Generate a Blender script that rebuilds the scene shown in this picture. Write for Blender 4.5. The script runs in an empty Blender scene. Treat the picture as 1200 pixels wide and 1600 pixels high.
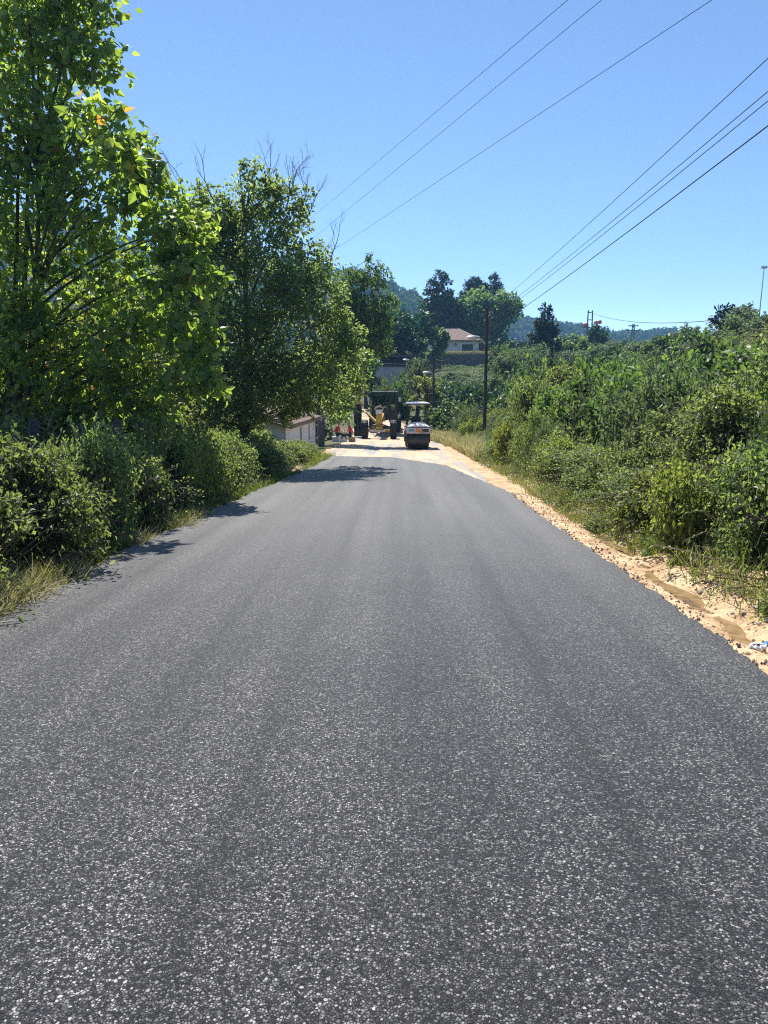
import bpy, bmesh, math, random
import numpy as np
from mathutils import Vector, Matrix

sc = bpy.context.scene
COL = sc.collection
R_ = math.radians

# ------------------------------------------------------------------ camera, sky, sun, exposure
CAM_LOC = Vector((0, 0, 1.6)); PITCH = 9.9; YAW = 1.09; FPX = 1155.0
cam = bpy.data.objects.new('camera', bpy.data.cameras.new('camera')); COL.objects.link(cam)
cam.location = CAM_LOC
cam.rotation_euler = (R_(90 - PITCH), 0, R_(YAW))
cam.data.sensor_fit = 'VERTICAL'; cam.data.sensor_height = 36; cam.data.sensor_width = 27
cam.data.lens = 36 * FPX / 1600
cam.data.clip_start = .05; cam.data.clip_end = 5000
sc.camera = cam

SUN_EL, SUN_AZ = 58.0, -21.0          # azimuth from +Y, negative = left
world = bpy.data.worlds.new('World'); sc.world = world; world.use_nodes = True
wn = world.node_tree; wn.nodes.clear()
wo = wn.nodes.new('ShaderNodeOutputWorld'); wb = wn.nodes.new('ShaderNodeBackground'); ws = wn.nodes.new('ShaderNodeTexSky')
ws.sky_type = 'NISHITA'; ws.sun_disc = False
ws.sun_elevation = R_(SUN_EL); ws.sun_rotation = R_(SUN_AZ % 360)
ws.air_density = 0.56; ws.dust_density = 0.0; ws.ozone_density = 2.9; ws.altitude = 0
wb.inputs['Strength'].default_value = 0.104
wn.links.new(ws.outputs[0], wb.inputs[0]); wn.links.new(wb.outputs[0], wo.inputs[0])

sun = bpy.data.objects.new('sun', bpy.data.lights.new('sun', 'SUN')); COL.objects.link(sun)
sun.data.energy = 4.6; sun.data.angle = R_(.53); sun.data.color = (1, .955, .88)
sdir = Vector((math.sin(R_(SUN_AZ)) * math.cos(R_(SUN_EL)), math.cos(R_(SUN_AZ)) * math.cos(R_(SUN_EL)), math.sin(R_(SUN_EL))))
sun.rotation_euler = sdir.to_track_quat('Z', 'Y').to_euler(); sun.location = (-20, 20, 60)
vs = sc.view_settings
vs.view_transform = 'Standard'; vs.look = 'None'; vs.gamma = 1; vs.use_curve_mapping = False
vs.exposure = 1.06
cy = sc.cycles
cy.max_bounces = 9; cy.diffuse_bounces = 6; cy.glossy_bounces = 2; cy.transmission_bounces = 5; cy.transparent_max_bounces = 6
cy.volume_bounces = 0; cy.sample_clamp_indirect = 1.5; cy.caustics_reflective = False; cy.caustics_refractive = False
cy.use_denoising = False; cy.filter_width = 1.15

# ------------------------------------------------------------------ helpers
def P(px, py, D):
    """World point on the sight line through photo pixel (px,py) at distance D along the road."""
    th, ya = R_(PITCH), R_(YAW)
    x, u = (px - 600) / FPX, (800 - py) / FPX
    d = (x, math.cos(th) + u * math.sin(th), -math.sin(th) + u * math.cos(th))
    w = Vector((math.cos(ya) * d[0] - math.sin(ya) * d[1], math.sin(ya) * d[0] + math.cos(ya) * d[1], d[2]))
    return CAM_LOC + w * (D / w.y)

def proj(x, y, z):
    th, ya = R_(PITCH), R_(YAW); z = z - CAM_LOC.z
    a, b = math.cos(ya) * x + math.sin(ya) * y, -math.sin(ya) * x + math.cos(ya) * y
    dep = b * math.cos(th) - z * math.sin(th); up = b * math.sin(th) + z * math.cos(th)
    return 600 + FPX * a / dep, 800 - FPX * up / dep

def tag(o, label=None, cat=None, group=None, kind=None):
    if label: o['label'] = label
    if cat: o['category'] = cat
    if group: o['group'] = group
    if kind: o['kind'] = kind
    return o

def empty(name, loc, rz=0, rx=0):
    o = bpy.data.objects.new(name, None); COL.objects.link(o)
    o.location = loc; o.rotation_euler = (rx, 0, rz); o.empty_display_size = .2
    return o

def mesh_np(name, v, f, smooth=False):
    """fast mesh from numpy; f = list of (n,k) int arrays"""
    me = bpy.data.meshes.new(name)
    fs = f if isinstance(f, list) else [f]
    v = np.asarray(v, np.float32)
    nl = sum(a.size for a in fs); npoly = sum(len(a) for a in fs)
    me.vertices.add(len(v)); me.vertices.foreach_set('co', v.ravel())
    me.loops.add(nl); me.polygons.add(npoly)
    me.loops.foreach_set('vertex_index', np.concatenate([a.ravel() for a in fs]).astype(np.int32))
    tot = np.concatenate([np.full(len(a), a.shape[1]) for a in fs]).astype(np.int32)
    st = np.concatenate([[0], np.cumsum(tot)[:-1]]).astype(np.int32)
    me.polygons.foreach_set('loop_start', st)
    me.polygons.foreach_set('use_smooth', np.full(npoly, smooth))
    me.update(calc_edges=True)
    return me

def link(name, me, mat, parent=None):
    if mat and not me.materials: me.materials.append(mat)
    o = bpy.data.objects.new(name, me); COL.objects.link(o)
    if parent: o.parent = parent
    return o

class MB:
    def __init__(s): s.v = []; s.f = []; s.n = 0
    def add(s, v, f):
        s.v += [tuple(p) for p in v]; s.f += [tuple(i + s.n for i in q) for q in f]; s.n += len(v); return s
    def box(s, a, b, bev=0.0):
        x0, y0, z0 = [min(p, q) for p, q in zip(a, b)]; x1, y1, z1 = [max(p, q) for p, q in zip(a, b)]
        if not bev:
            return s.add([(x0, y0, z0), (x1, y0, z0), (x1, y1, z0), (x0, y1, z0), (x0, y0, z1), (x1, y0, z1), (x1, y1, z1), (x0, y1, z1)],
                         [(0, 3, 2, 1), (4, 5, 6, 7), (0, 1, 5, 4), (1, 2, 6, 5), (2, 3, 7, 6), (3, 0, 4, 7)])
        bm = bmesh.new(); bmesh.ops.create_cube(bm, size=1)
        for v in bm.verts: v.co = ((x0 + x1) / 2 + v.co.x * (x1 - x0), (y0 + y1) / 2 + v.co.y * (y1 - y0), (z0 + z1) / 2 + v.co.z * (z1 - z0))
        bmesh.ops.bevel(bm, geom=bm.edges[:], offset=bev, segments=2, affect='EDGES')
        bm.verts.index_update()
        s.add([v.co[:] for v in bm.verts], [[v.index for v in f.verts] for f in bm.faces]); bm.free(); return s
    def tube(s, path, rad, n=8, cap=True):
        path = [Vector(p) for p in path]
        if not hasattr(rad, '__len__'): rad = [rad] * len(path)
        vs_, fs = [], []
        ref = None
        for i, p in enumerate(path):
            t = (path[min(i + 1, len(path) - 1)] - path[max(i - 1, 0)]).normalized()
            if ref is None: ref = Vector((1, 0, 0)) if abs(t.x) < .8 else Vector((0, 1, 0))
            a = (ref - t * ref.dot(t)).normalized(); ref = a; b = t.cross(a)
            for k in range(n):
                w = 2 * math.pi * k / n
                vs_.append(p + (a * math.cos(w) + b * math.sin(w)) * rad[i])
        for i in range(len(path) - 1):
            for k in range(n):
                fs.append((i * n + k, i * n + (k + 1) % n, (i + 1) * n + (k + 1) % n, (i + 1) * n + k))
        if cap:
            fs.append(tuple(range(n - 1, -1, -1))); m = (len(path) - 1) * n; fs.append(tuple(m + k for k in range(n)))
        return s.add(vs_, fs)
    def cyl(s, a, b, r, n=24, r2=None): return s.tube([a, b], [r, r if r2 is None else r2], n)
    def ball(s, c, r, nu=12, nv=8):
        if not hasattr(r, '__len__'): r = (r, r, r)
        vs_, fs = [], []
        for i in range(nv + 1):
            ph = math.pi * i / nv
            for k in range(nu):
                th = 2 * math.pi * k / nu
                vs_.append((c[0] + r[0] * math.sin(ph) * math.cos(th), c[1] + r[1] * math.sin(ph) * math.sin(th), c[2] + r[2] * math.cos(ph)))
        for i in range(nv):
            for k in range(nu):
                fs.append((i * nu + k, (i + 1) * nu + k, (i + 1) * nu + (k + 1) % nu, i * nu + (k + 1) % nu))
        return s.add(vs_, fs)
    def prism(s, prof, x0, x1):
        """profile in (y,z), extruded along x"""
        n = len(prof)
        v = [(x0, y, z) for y, z in prof] + [(x1, y, z) for y, z in prof]
        f = [tuple(range(n)), tuple(range(2 * n - 1, n - 1, -1))]
        f += [(k, n + k, n + (k + 1) % n, (k + 1) % n) for k in range(n)]
        return s.add(v, f)
    def build(s, name, mat, parent=None, smooth=False, auto=None):
        me = bpy.data.meshes.new(name); me.from_pydata(s.v, [], s.f)
        if smooth:
            me.polygons.foreach_set('use_smooth', [True] * len(me.polygons))
            if hasattr(me, 'set_sharp_from_angle'): me.set_sharp_from_angle(angle=R_(auto or 40))
        me.update()
        bm = bmesh.new(); bm.from_mesh(me); bmesh.ops.recalc_face_normals(bm, faces=bm.faces); bm.to_mesh(me); bm.free()
        return link(name, me, mat, parent)

# ------------------------------------------------------------------ materials
def nmat(name):
    m = bpy.data.materials.new(name); m.use_nodes = True
    nt = m.node_tree; b = nt.nodes['Principled BSDF']
    return m, nt, b, nt.nodes['Material Output']
def N(nt, typ, **kw):
    n = nt.nodes.new(typ)
    for k, v in kw.items():
        if k.startswith('i_'): n.inputs[int(k[2:]) if k[2:].isdigit() else k[2:].replace('_', ' ')].default_value = v
        else: setattr(n, k, v)
    return n
def ramp(nt, src, stops, interp='LINEAR'):
    r = nt.nodes.new('ShaderNodeValToRGB'); e = r.color_ramp.elements; r.color_ramp.interpolation = interp
    while len(e) > 1: e.remove(e[-1])
    e[0].position = stops[0][0]; e[0].color = (*stops[0][1], 1)
    for p, c in stops[1:]:
        q = e.new(p); q.color = (*c, 1)
    nt.links.new(src, r.inputs[0]); return r.outputs[0]
def pos_scaled(nt, sx=1, sy=1, sz=1, obj=False):
    g = N(nt, 'ShaderNodeTexCoord') if obj else N(nt, 'ShaderNodeNewGeometry')
    m = N(nt, 'ShaderNodeMapping'); m.inputs['Scale'].default_value = (sx, sy, sz)
    nt.links.new(g.outputs['Object' if obj else 'Position'], m.inputs[0]); return m.outputs[0]

def mat_basic(name, col, rough=.5, metal=0, var=.12, scale=6, bump=0, spec=.5):
    """Paint / wood / plaster: colour with wear-scale noise of its own."""
    m, nt, b, out = nmat(name)
    c = pos_scaled(nt, obj=True)
    n = N(nt, 'ShaderNodeTexNoise', i_Scale=scale, i_Detail=6.0, i_Roughness=.65); nt.links.new(c, n.inputs['Vector'])
    lo = tuple(max(0, x * (1 - var * 1.6)) for x in col); hi = tuple(min(1, x * (1 + var)) for x in col)
    nt.links.new(ramp(nt, n.outputs[0], [(.3, lo), (.7, hi)]), b.inputs['Base Color'])
    b.inputs['Roughness'].default_value = rough; b.inputs['Metallic'].default_value = metal; b.inputs['Specular IOR Level'].default_value = spec
    if bump:
        bp = N(nt, 'ShaderNodeBump', i_Strength=bump, i_Distance=.02)
        n2 = N(nt, 'ShaderNodeTexNoise', i_Scale=scale * 5, i_Detail=5.0); nt.links.new(c, n2.inputs['Vector'])
        nt.links.new(n2.outputs[0], bp.inputs['Height']); nt.links.new(bp.outputs[0], b.inputs['Normal'])
    return m

def mat_leaf(name, dark, mid, light, trans, tmix=.4, rough=.45, accent=None, spec=.35):
    """Leaf: reflecting face plus light let through the blade; each leaf has its own hue."""
    m, nt, b, out = nmat(name)
    g = N(nt, 'ShaderNodeNewGeometry')
    stops = [(0, dark), (.45, mid), (.92, light)]
    if accent: stops += [(.984, light), (.988, accent)]
    c = ramp(nt, g.outputs['Random Per Island'], stops)
    oi = N(nt, 'ShaderNodeObjectInfo')
    hs = N(nt, 'ShaderNodeHueSaturation')
    mr = N(nt, 'ShaderNodeMapRange', i_3=.8, i_4=1.2); nt.links.new(oi.outputs['Random'], mr.inputs[0]); nt.links.new(mr.outputs[0], hs.inputs['Value'])
    mr2 = N(nt, 'ShaderNodeMapRange', i_3=.485, i_4=.512); nt.links.new(oi.outputs['Random'], mr2.inputs[0]); nt.links.new(mr2.outputs[0], hs.inputs['Hue'])
    nt.links.new(c, hs.inputs['Color'])
    nt.links.new(hs.outputs[0], b.inputs['Base Color'])
    b.inputs['Roughness'].default_value = rough; b.inputs['Specular IOR Level'].default_value = spec
    t = N(nt, 'ShaderNodeBsdfTranslucent')
    mx = N(nt, 'ShaderNodeMix', data_type='RGBA', blend_type='MULTIPLY'); mx.inputs[0].default_value = 1
    k = 1 / max(mid)
    nt.links.new(hs.outputs[0], mx.inputs[6]); mx.inputs[7].default_value = (trans[0] * k, trans[1] * k, trans[2] * k, 1)
    nt.links.new(mx.outputs[2], t.inputs[0])
    ms = N(nt, 'ShaderNodeMixShader'); ms.inputs[0].default_value = tmix
    nt.links.new(b.outputs[0], ms.inputs[1]); nt.links.new(t.outputs[0], ms.inputs[2]); nt.links.new(ms.outputs[0], out.inputs[0])
    return m

def mat_asphalt():
    m, nt, b, out = nmat('asphalt')
    c = pos_scaled(nt); lk = nt.links.new
    def mix(f, a_, b_, mode='MIX'):
        q = N(nt, 'ShaderNodeMix', data_type='RGBA', blend_type=mode)
        if f is None: q.inputs[0].default_value = 1
        else: lk(f, q.inputs[0])
        lk(a_, q.inputs[6]); lk(b_, q.inputs[7]); return q.outputs[2]
    layers = []
    for scale in (112.0, 68.0):
        v = N(nt, 'ShaderNodeTexVoronoi', i_Scale=scale, i_Randomness=1.0); lk(c, v.inputs['Vector'])
        sp = N(nt, 'ShaderNodeSeparateColor'); lk(v.outputs['Color'], sp.inputs[0])
        col = ramp(nt, sp.outputs[0], [(0, (.004, .004, .005)), (.3, (.009, .009, .011)), (.52, (.045, .045, .048)), (.75, (.11, .11, .109)), (1, (.33, .325, .318))])
        ve = N(nt, 'ShaderNodeTexVoronoi', feature='DISTANCE_TO_EDGE', i_Randomness=1.0); ve.inputs['Scale'].default_value = scale; lk(c, ve.inputs['Vector'])
        gap = ramp(nt, ve.outputs['Distance'], [(.03, (.04, .04, .042)), (.2, (1, 1, 1))])
        layers.append((v, sp, mix(None, col, gap, 'MULTIPLY'), gap))
    (v1, p1, c1, g1), (v2, p2, c2, g2) = layers
    big = ramp(nt, p2.outputs[1], [(.70, (0, 0, 0)), (.705, (1, 1, 1))])       # about a third of the surface is coarse stone
    core = ramp(nt, v2.outputs['Distance'], [(.45, (1, 1, 1)), (.5, (0, 0, 0))])
    sel = mix(None, big, core, 'MULTIPLY')
    col = mix(sel, c1, c2)
    # paver lanes: long faint streaks, coarse and fine patches of the mix, two joints of the paver
    st = N(nt, 'ShaderNodeTexNoise', i_Scale=1.0, i_Detail=5.0); lk(pos_scaled(nt, 2.6, .05, 1), st.inputs['Vector'])
    pt = N(nt, 'ShaderNodeTexNoise', i_Scale=1.3, i_Detail=6.0); lk(c, pt.inputs['Vector'])
    col = mix(None, col, ramp(nt, st.outputs[0], [(.34, (.66, .66, .67)), (.66, (1.36, 1.35, 1.34))]), 'MULTIPLY')
    col = mix(None, col, ramp(nt, pt.outputs[0], [(.3, (.78, .78, .8)), (.7, (1.22, 1.2, 1.17))]), 'MULTIPLY')
    sx = N(nt, 'ShaderNodeSeparateXYZ'); lk(c, sx.inputs[0])
    wv = N(nt, 'ShaderNodeMath', operation='MULTIPLY_ADD', i_1=.22); lk(pt.outputs[0], wv.inputs[0]); lk(sx.outputs[0], wv.inputs[2])
    for x0, k in ((1.02, .62), (-.55, .8)):
        d = N(nt, 'ShaderNodeMath', operation='SUBTRACT', i_1=x0); lk(wv.outputs[0], d.inputs[0]); ab = N(nt, 'ShaderNodeMath', operation='ABSOLUTE'); lk(d.outputs[0], ab.inputs[0])
        col = mix(None, col, ramp(nt, ab.outputs[0], [(.012, (k, k, k)), (.07, (1, 1, 1))]), 'MULTIPLY')
    # grazing sheen of the far road, painted into the colour as paler grey
    sheen_y = N(nt, 'ShaderNodeMapRange', interpolation_type='SMOOTHSTEP', i_1=1.2, i_2=14.0, i_3=0.0, i_4=.66); lk(sx.outputs[1], sheen_y.inputs[0])
    sheen_f = N(nt, 'ShaderNodeMath', operation='MULTIPLY'); lk(sheen_y.outputs[0], sheen_f.inputs[0]); lk(ramp(nt, st.outputs[0], [(.3, (.62, .62, .62)), (.7, (1, 1, 1))]), sheen_f.inputs[1])
    far_sheen = nt.nodes.new('ShaderNodeRGB'); far_sheen.outputs[0].default_value = (.235, .228, .22, 1)
    col = mix(sheen_f.outputs[0], col, far_sheen.outputs[0])
    lk(col, b.inputs['Base Color'])
    rg = N(nt, 'ShaderNodeMapRange', i_3=.5, i_4=.78); lk(p1.outputs[1], rg.inputs[0]); lk(rg.outputs[0], b.inputs['Roughness'])
    b.inputs['Specular IOR Level'].default_value = .3
    b.inputs['Sheen Weight'].default_value = .3; b.inputs['Sheen Roughness'].default_value = .3; b.inputs['Sheen Tint'].default_value = (1, .965, .925, 1)
    # flat-topped stones at their own level, each facet tilted its own way
    h1 = mix(None, g1, ramp(nt, p1.outputs[2], [(0, (.3, .3, .3)), (1, (1, 1, 1))]), 'MULTIPLY')
    h2 = mix(None, g2, ramp(nt, p2.outputs[2], [(0, (.8, .8, .8)), (1, (1.6, 1.6, 1.6))]), 'MULTIPLY')
    h = mix(sel, h1, h2)
    vc = mix(sel, v1.outputs['Color'], v2.outputs['Color'])
    tl = N(nt, 'ShaderNodeVectorMath', operation='SUBTRACT'); lk(vc, tl.inputs[0]); tl.inputs[1].default_value = (.5, .5, .5)
    sc_ = N(nt, 'ShaderNodeVectorMath', operation='SCALE'); lk(tl.outputs[0], sc_.inputs[0]); sc_.inputs['Scale'].default_value = .5
    ge = N(nt, 'ShaderNodeNewGeometry'); ad = N(nt, 'ShaderNodeVectorMath', operation='ADD'); lk(ge.outputs['Normal'], ad.inputs[0]); lk(sc_.outputs[0], ad.inputs[1])
    nz = N(nt, 'ShaderNodeVectorMath', operation='NORMALIZE'); lk(ad.outputs[0], nz.inputs[0])
    bp = N(nt, 'ShaderNodeBump', i_Strength=.7, i_Distance=.006); lk(h, bp.inputs['Height']); lk(nz.outputs[0], bp.inputs['Normal']); lk(bp.outputs[0], b.inputs['Normal'])
    return m

def mat_dirt(name, c0, c1, c2, scale=1.2, dark=None, tracks=False, rough=.9):
    m, nt, b, out = nmat(name)
    c = pos_scaled(nt)
    n = N(nt, 'ShaderNodeTexNoise', i_Scale=scale, i_Detail=9.0, i_Roughness=.65); nt.links.new(c, n.inputs['Vector'])
    col = ramp(nt, n.outputs[0], [(.3, c0), (.5, c1), (.68, c2)])
    v = N(nt, 'ShaderNodeTexVoronoi', i_Scale=34.0); nt.links.new(c, v.inputs['Vector'])
    sp = N(nt, 'ShaderNodeSeparateColor'); nt.links.new(v.outputs['Color'], sp.inputs[0])
    peb = ramp(nt, sp.outputs[0], [(0, (.55, .52, .5)), (.12, (.9, .9, .9)), (.85, (1, 1, 1)), (1, (1.35, 1.3, 1.25))])
    mx = N(nt, 'ShaderNodeMix', data_type='RGBA', blend_type='MULTIPLY'); mx.inputs[0].default_value = 1
    nt.links.new(col, mx.inputs[6]); nt.links.new(peb, mx.inputs[7]); last = mx.outputs[2]
    if tracks:      # grey dust and bitumen carried over the earth by the machines
        w = N(nt, 'ShaderNodeTexNoise', i_Scale=1.0, i_Detail=5.0, i_Distortion=.6); nt.links.new(pos_scaled(nt, 1.5, .09, 1), w.inputs['Vector'])
        f = ramp(nt, w.outputs[0], [(.5, (0, 0, 0)), (.62, (1, 1, 1))])
        m2 = N(nt, 'ShaderNodeMix', data_type='RGBA'); nt.links.new(f, m2.inputs[0]); nt.links.new(last, m2.inputs[6]); m2.inputs[7].default_value = (.30, .285, .265, 1); last = m2.outputs[2]
    nt.links.new(last, b.inputs['Base Color'])
    b.inputs['Roughness'].default_value = rough; b.inputs['Specular IOR Level'].default_value = .25
    n3 = N(nt, 'ShaderNodeTexNoise', i_Scale=22.0, i_Detail=8.0); nt.links.new(c, n3.inputs['Vector'])
    bp = N(nt, 'ShaderNodeBump', i_Strength=.6, i_Distance=.03); nt.links.new(n3.outputs[0], bp.inputs['Height']); nt.links.new(bp.outputs[0], b.inputs['Normal'])
    return m

M = {}
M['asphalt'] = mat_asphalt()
M['soil'] = mat_dirt('soil_and_weeds', (.045, .05, .022), (.075, .075, .033), (.13, .105, .06), .6)
M['sand'] = mat_dirt('sandy_earth', (.27, .165, .09), (.46, .32, .19), (.6, .46, .3), 2.6)
M['dirt_road'] = mat_dirt('dusty_dirt_road', (.40, .25, .145), (.52, .38, .25), (.6, .47, .33), .5, tracks=True)
M['stone'] = mat_basic('pale_stone', (.36, .33, .29), .85, var=.3, scale=5, bump=.5)
M['darkstone'] = mat_basic('grey_wall_stone', (.15, .145, .14), .9, var=.4, scale=3, bump=.6)
M['black'] = mat_basic('black_rubber', (.018, .018, .02), .75, var=.3)
M['blackmetal'] = mat_basic('black_painted_steel', (.02, .021, .025), .4, var=.2)
M['steel'] = mat_basic('worn_steel_drum', (.10, .09, .082), .42, metal=.45, var=.35, scale=4)
M['white'] = mat_basic('white_paint', (.74, .74, .72), .35, var=.06)
M['greypanel'] = mat_basic('light_grey_panel', (.62, .62, .63), .45, var=.1)
M['navy'] = mat_basic('navy_band', (.03, .035, .09), .4)
M['blue'] = mat_basic('blue_sticker', (.10, .33, .52), .4)
M['orange'] = mat_basic('orange_sticker', (.72, .25, .06), .4)
M['yellow'] = mat_basic('machine_yellow', (.46, .315, .045), .42, var=.2, scale=5)
M['plaster'] = mat_basic('white_plaster', (.8, .8, .79), .9, var=.1, scale=2.5, bump=.3)
M['oldplaster'] = mat_basic('weathered_plaster', (.62, .59, .53), .9, var=.2, scale=.8, bump=.3)
M['concrete'] = mat_basic('grey_concrete', (.36, .36, .37), .9, var=.18, scale=1.5, bump=.3)
M['tile'] = mat_basic('clay_roof_tile', (.205, .145, .115), .85, var=.35, scale=3, bump=.2)
M['darkroof'] = mat_basic('dark_sheet_roof', (.06, .062, .07), .6, var=.3)
M['bark'] = mat_basic('bark', (.085, .068, .052), .95, var=.4, scale=9, bump=.8)
M['greybark'] = mat_basic('grey_bark', (.15, .13, .11), .95, var=.35, scale=9, bump=.7)
M['twig'] = mat_basic('dry_twig', (.16, .12, .09), .9, var=.3)
M['post'] = mat_basic('grey_fence_post', (.085, .082, .078), .92, var=.4, scale=5, bump=.6)
M['pole'] = mat_basic('dark_tarred_pole', (.05, .045, .042), .85, var=.3, scale=4, bump=.5)
M['wire'] = mat_basic('wire', (.02, .021, .025), .6)
M['lampgrey'] = mat_basic('galvanised_lamp', (.5, .52, .54), .4, metal=.3)
M['plank'] = mat_basic('weathered_plank', (.14, .135, .13), .9, var=.35, scale=7, bump=.5)
M['skin'] = mat_basic('skin', (.42, .25, .18), .55, var=.05)
M['red'] = mat_basic('red_shirt', (.5, .035, .05), .85, var=.15)
M['denim'] = mat_basic('dark_trousers', (.03, .035, .055), .85, var=.2)
M['hair'] = mat_basic('dark_hair', (.02, .016, .013), .7)
M['khaki'] = mat_basic('cardboard', (.36, .29, .18), .85, var=.15)
M['plastic'] = mat_basic('white_plastic', (.75, .77, .8), .3, var=.05)
M['bluefilm'] = mat_basic('blue_print_film', (.12, .3, .55), .3)
M['glasslens'] = mat_basic('lamp_lens', (.6, .6, .58), .15)
M['insul'] = mat_basic('brown_insulator', (.16, .06, .035), .25)
M['redball'] = mat_basic('orange_marker', (.55, .16, .09), .5)
def mat_glass():
    m, nt, b, out = nmat('cab_glass')
    t = N(nt, 'ShaderNodeBsdfTransparent'); t.inputs[0].default_value = (.62, .72, .7, 1)
    g = N(nt, 'ShaderNodeBsdfGlossy'); g.inputs['Roughness'].default_value = .05
    f = N(nt, 'ShaderNodeFresnel'); f.inputs[0].default_value = 1.5
    ms = N(nt, 'ShaderNodeMixShader'); nt.links.new(f.outputs[0], ms.inputs[0]); nt.links.new(t.outputs[0], ms.inputs[1]); nt.links.new(g.outputs[0], ms.inputs[2])
    nt.links.new(ms.outputs[0], out.inputs[0]); return m
M['glass'] = mat_glass()
def mat_water():
    m, nt, b, out = nmat('muddy_water')
    n = N(nt, 'ShaderNodeTexNoise', i_Scale=9.0, i_Detail=5.0); nt.links.new(pos_scaled(nt), n.inputs['Vector'])
    nt.links.new(ramp(nt, n.outputs[0], [(.35, (.2, .125, .06)), (.65, (.33, .215, .12))]), b.inputs['Base Color'])
    b.inputs['Roughness'].default_value = .12
    bp = N(nt, 'ShaderNodeBump', i_Strength=.25, i_Distance=.01); nt.links.new(n.outputs[0], bp.inputs['Height']); nt.links.new(bp.outputs[0], b.inputs['Normal'])
    return m
M['water'] = mat_water()

M['leaf_mulberry'] = mat_leaf('mulberry_leaf', (.05, .078, .032), (.082, .115, .042), (.13, .155, .065), (.55, .56, .16), .48, .42, accent=(.16, .085, .04), spec=.5)
M['leaf_walnut'] = mat_leaf('walnut_leaf', (.056, .084, .044), (.086, .118, .06), (.13, .16, .085), (.6, .64, .27), .5, .46, spec=.5)
M['leaf_bramble'] = mat_leaf('bramble_leaf', (.056, .08, .044), (.09, .118, .06), (.155, .178, .10), (.38, .41, .15), .42, .48, spec=.45)
M['leaf_lime'] = mat_leaf('lime_leaf', (.06, .082, .034), (.098, .12, .05), (.155, .178, .085), (.42, .43, .13), .43, .46, spec=.4)
M['leaf_dark'] = mat_leaf('dark_leaf', (.03, .05, .034), (.045, .07, .042), (.072, .10, .055), (.08, .14, .04), .3, .45)
M['leaf_mid'] = mat_leaf('mid_leaf', (.044, .072, .036), (.07, .10, .05), (.112, .14, .07), (.28, .34, .11), .38, .5, spec=.4)
M['leaf_olive'] = mat_leaf('willow_leaf', (.08, .10, .06), (.12, .138, .085), (.17, .19, .13), (.22, .27, .12), .36, .5)
M['leaf_pine'] = mat_leaf('pine_needles', (.014, .028, .018), (.022, .042, .024), (.04, .065, .035), (.03, .06, .02), .15, .6)
M['leaf_forest'] = mat_leaf('forest_leaf', (.03, .055, .022), (.05, .08, .03), (.085, .115, .042), (.08, .13, .03), .25, .7)
M['grass_dry'] = mat_leaf('dry_grass', (.24, .225, .13), (.34, .32, .19), (.48, .46, .31), (.42, .41, .22), .35, .6)
M['grass_green'] = mat_leaf('green_grass', (.05, .075, .018), (.10, .12, .03), (.2, .19, .06), (.2, .24, .05), .4, .55)
M['broom'] = mat_leaf('broom_stems', (.06, .10, .03), (.09, .14, .045), (.14, .18, .065), (.16, .24, .06), .35, .55)

# ------------------------------------------------------------------ terrain
def sm(a, b, x):
    t = np.clip((np.asarray(x, float) - a) / (b - a), 0, 1); return t * t * (3 - 2 * t)
_ky = np.array([-400, -60, 52, 56, 60, 64, 70, 80, 95, 120, 150, 300, 600, 2000.])
_kz = np.array([4, 2.61, -2.262, -2.3, -2.05, -1.72, -1.42, -.9, .95, 2.3, 4.2, 9, 12, 14.])
def road_z(y):
    y = np.asarray(y, float); w = np.where(y > 46, 2.0, .01)
    return (np.interp(y - w, _ky, _kz) + 2 * np.interp(y, _ky, _kz) + np.interp(y + w, _ky, _kz)) / 4
def wob(x, y, s=1.0):
    return np.sin(x * .9 / s + 1.3) * np.sin(y * .7 / s + .4) * .5 + np.sin(x * 2.1 / s + y * 1.7 / s) * .25 + np.sin(x * .33 / s - y * .51 / s + 2) * .5
HX, HY, HZ = 8.0, 130.0, 6.55      # house terrace
def ground_h(x, y):
    x = np.asarray(x, float); y = np.asarray(y, float)
    r = road_z(y)
    far = 1 - sm(50, 110, y) * .78
    right = sm(3.1, 8, x) * 1.25 + sm(8, 30, x) * 6.1 * far
    bed = -.28 + sm(2.95, 3.5, x) * .3 + sm(2.9, 3.25, -x) * .24
    left = -sm(3.6, 5.2, -x) * .25 * (1 - sm(26, 32, y)) + sm(9, 40, -x) * 2.5
    h = r + bed + right + left + wob(x, y, 2.2) * .12 * sm(4, 7, abs(x)) + wob(x, y, 12) * .5 * sm(20, 60, abs(x) + np.maximum(y - 60, 0) * .4)
    t = sm(-12, -6, x) * (1 - sm(22, 34, x)) * sm(122.6, 124, y) * (1 - sm(150, 175, y))
    return h * (1 - t) + HZ * t
def gz(x, y): return float(ground_h(x, y))

def axis(parts):
    out = [parts[0][0]]
    for a, b, st in parts:
        n = max(1, int(round((b - a) / st))); out += list(np.linspace(a, b, n + 1)[1:])
    return np.array(out)
def sheet(name, xs, ys, fn, mat, smooth=True):
    X, Y = np.meshgrid(xs, ys); Z = fn(X, Y)
    v = np.stack([X, Y, Z], -1).reshape(-1, 3); nx = len(xs)
    i = (np.arange(len(ys) - 1)[:, None] * nx + np.arange(nx - 1)[None]).ravel()
    return link(name, mesh_np(name, v, np.stack([i, i + 1, i + nx + 1, i + nx], 1), smooth), mat)

gx = axis([(-980, -160, 60), (-160, -40, 10), (-40, -12, 2), (-12, -2, .5), (-2, 2.5, 1.5), (2.5, 4, .25), (4, 14, .5), (14, 40, 1.5), (40, 160, 8), (160, 980, 60)])
gy = axis([(-70, -10, 10), (-10, 60, .8), (60, 115, 2), (115, 122, 1), (122, 125, .35), (125, 180, 2.5), (180, 400, 12), (400, 980, 50)])
tag(sheet('ground', gx, gy, ground_h, M['soil']), kind='structure')

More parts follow.
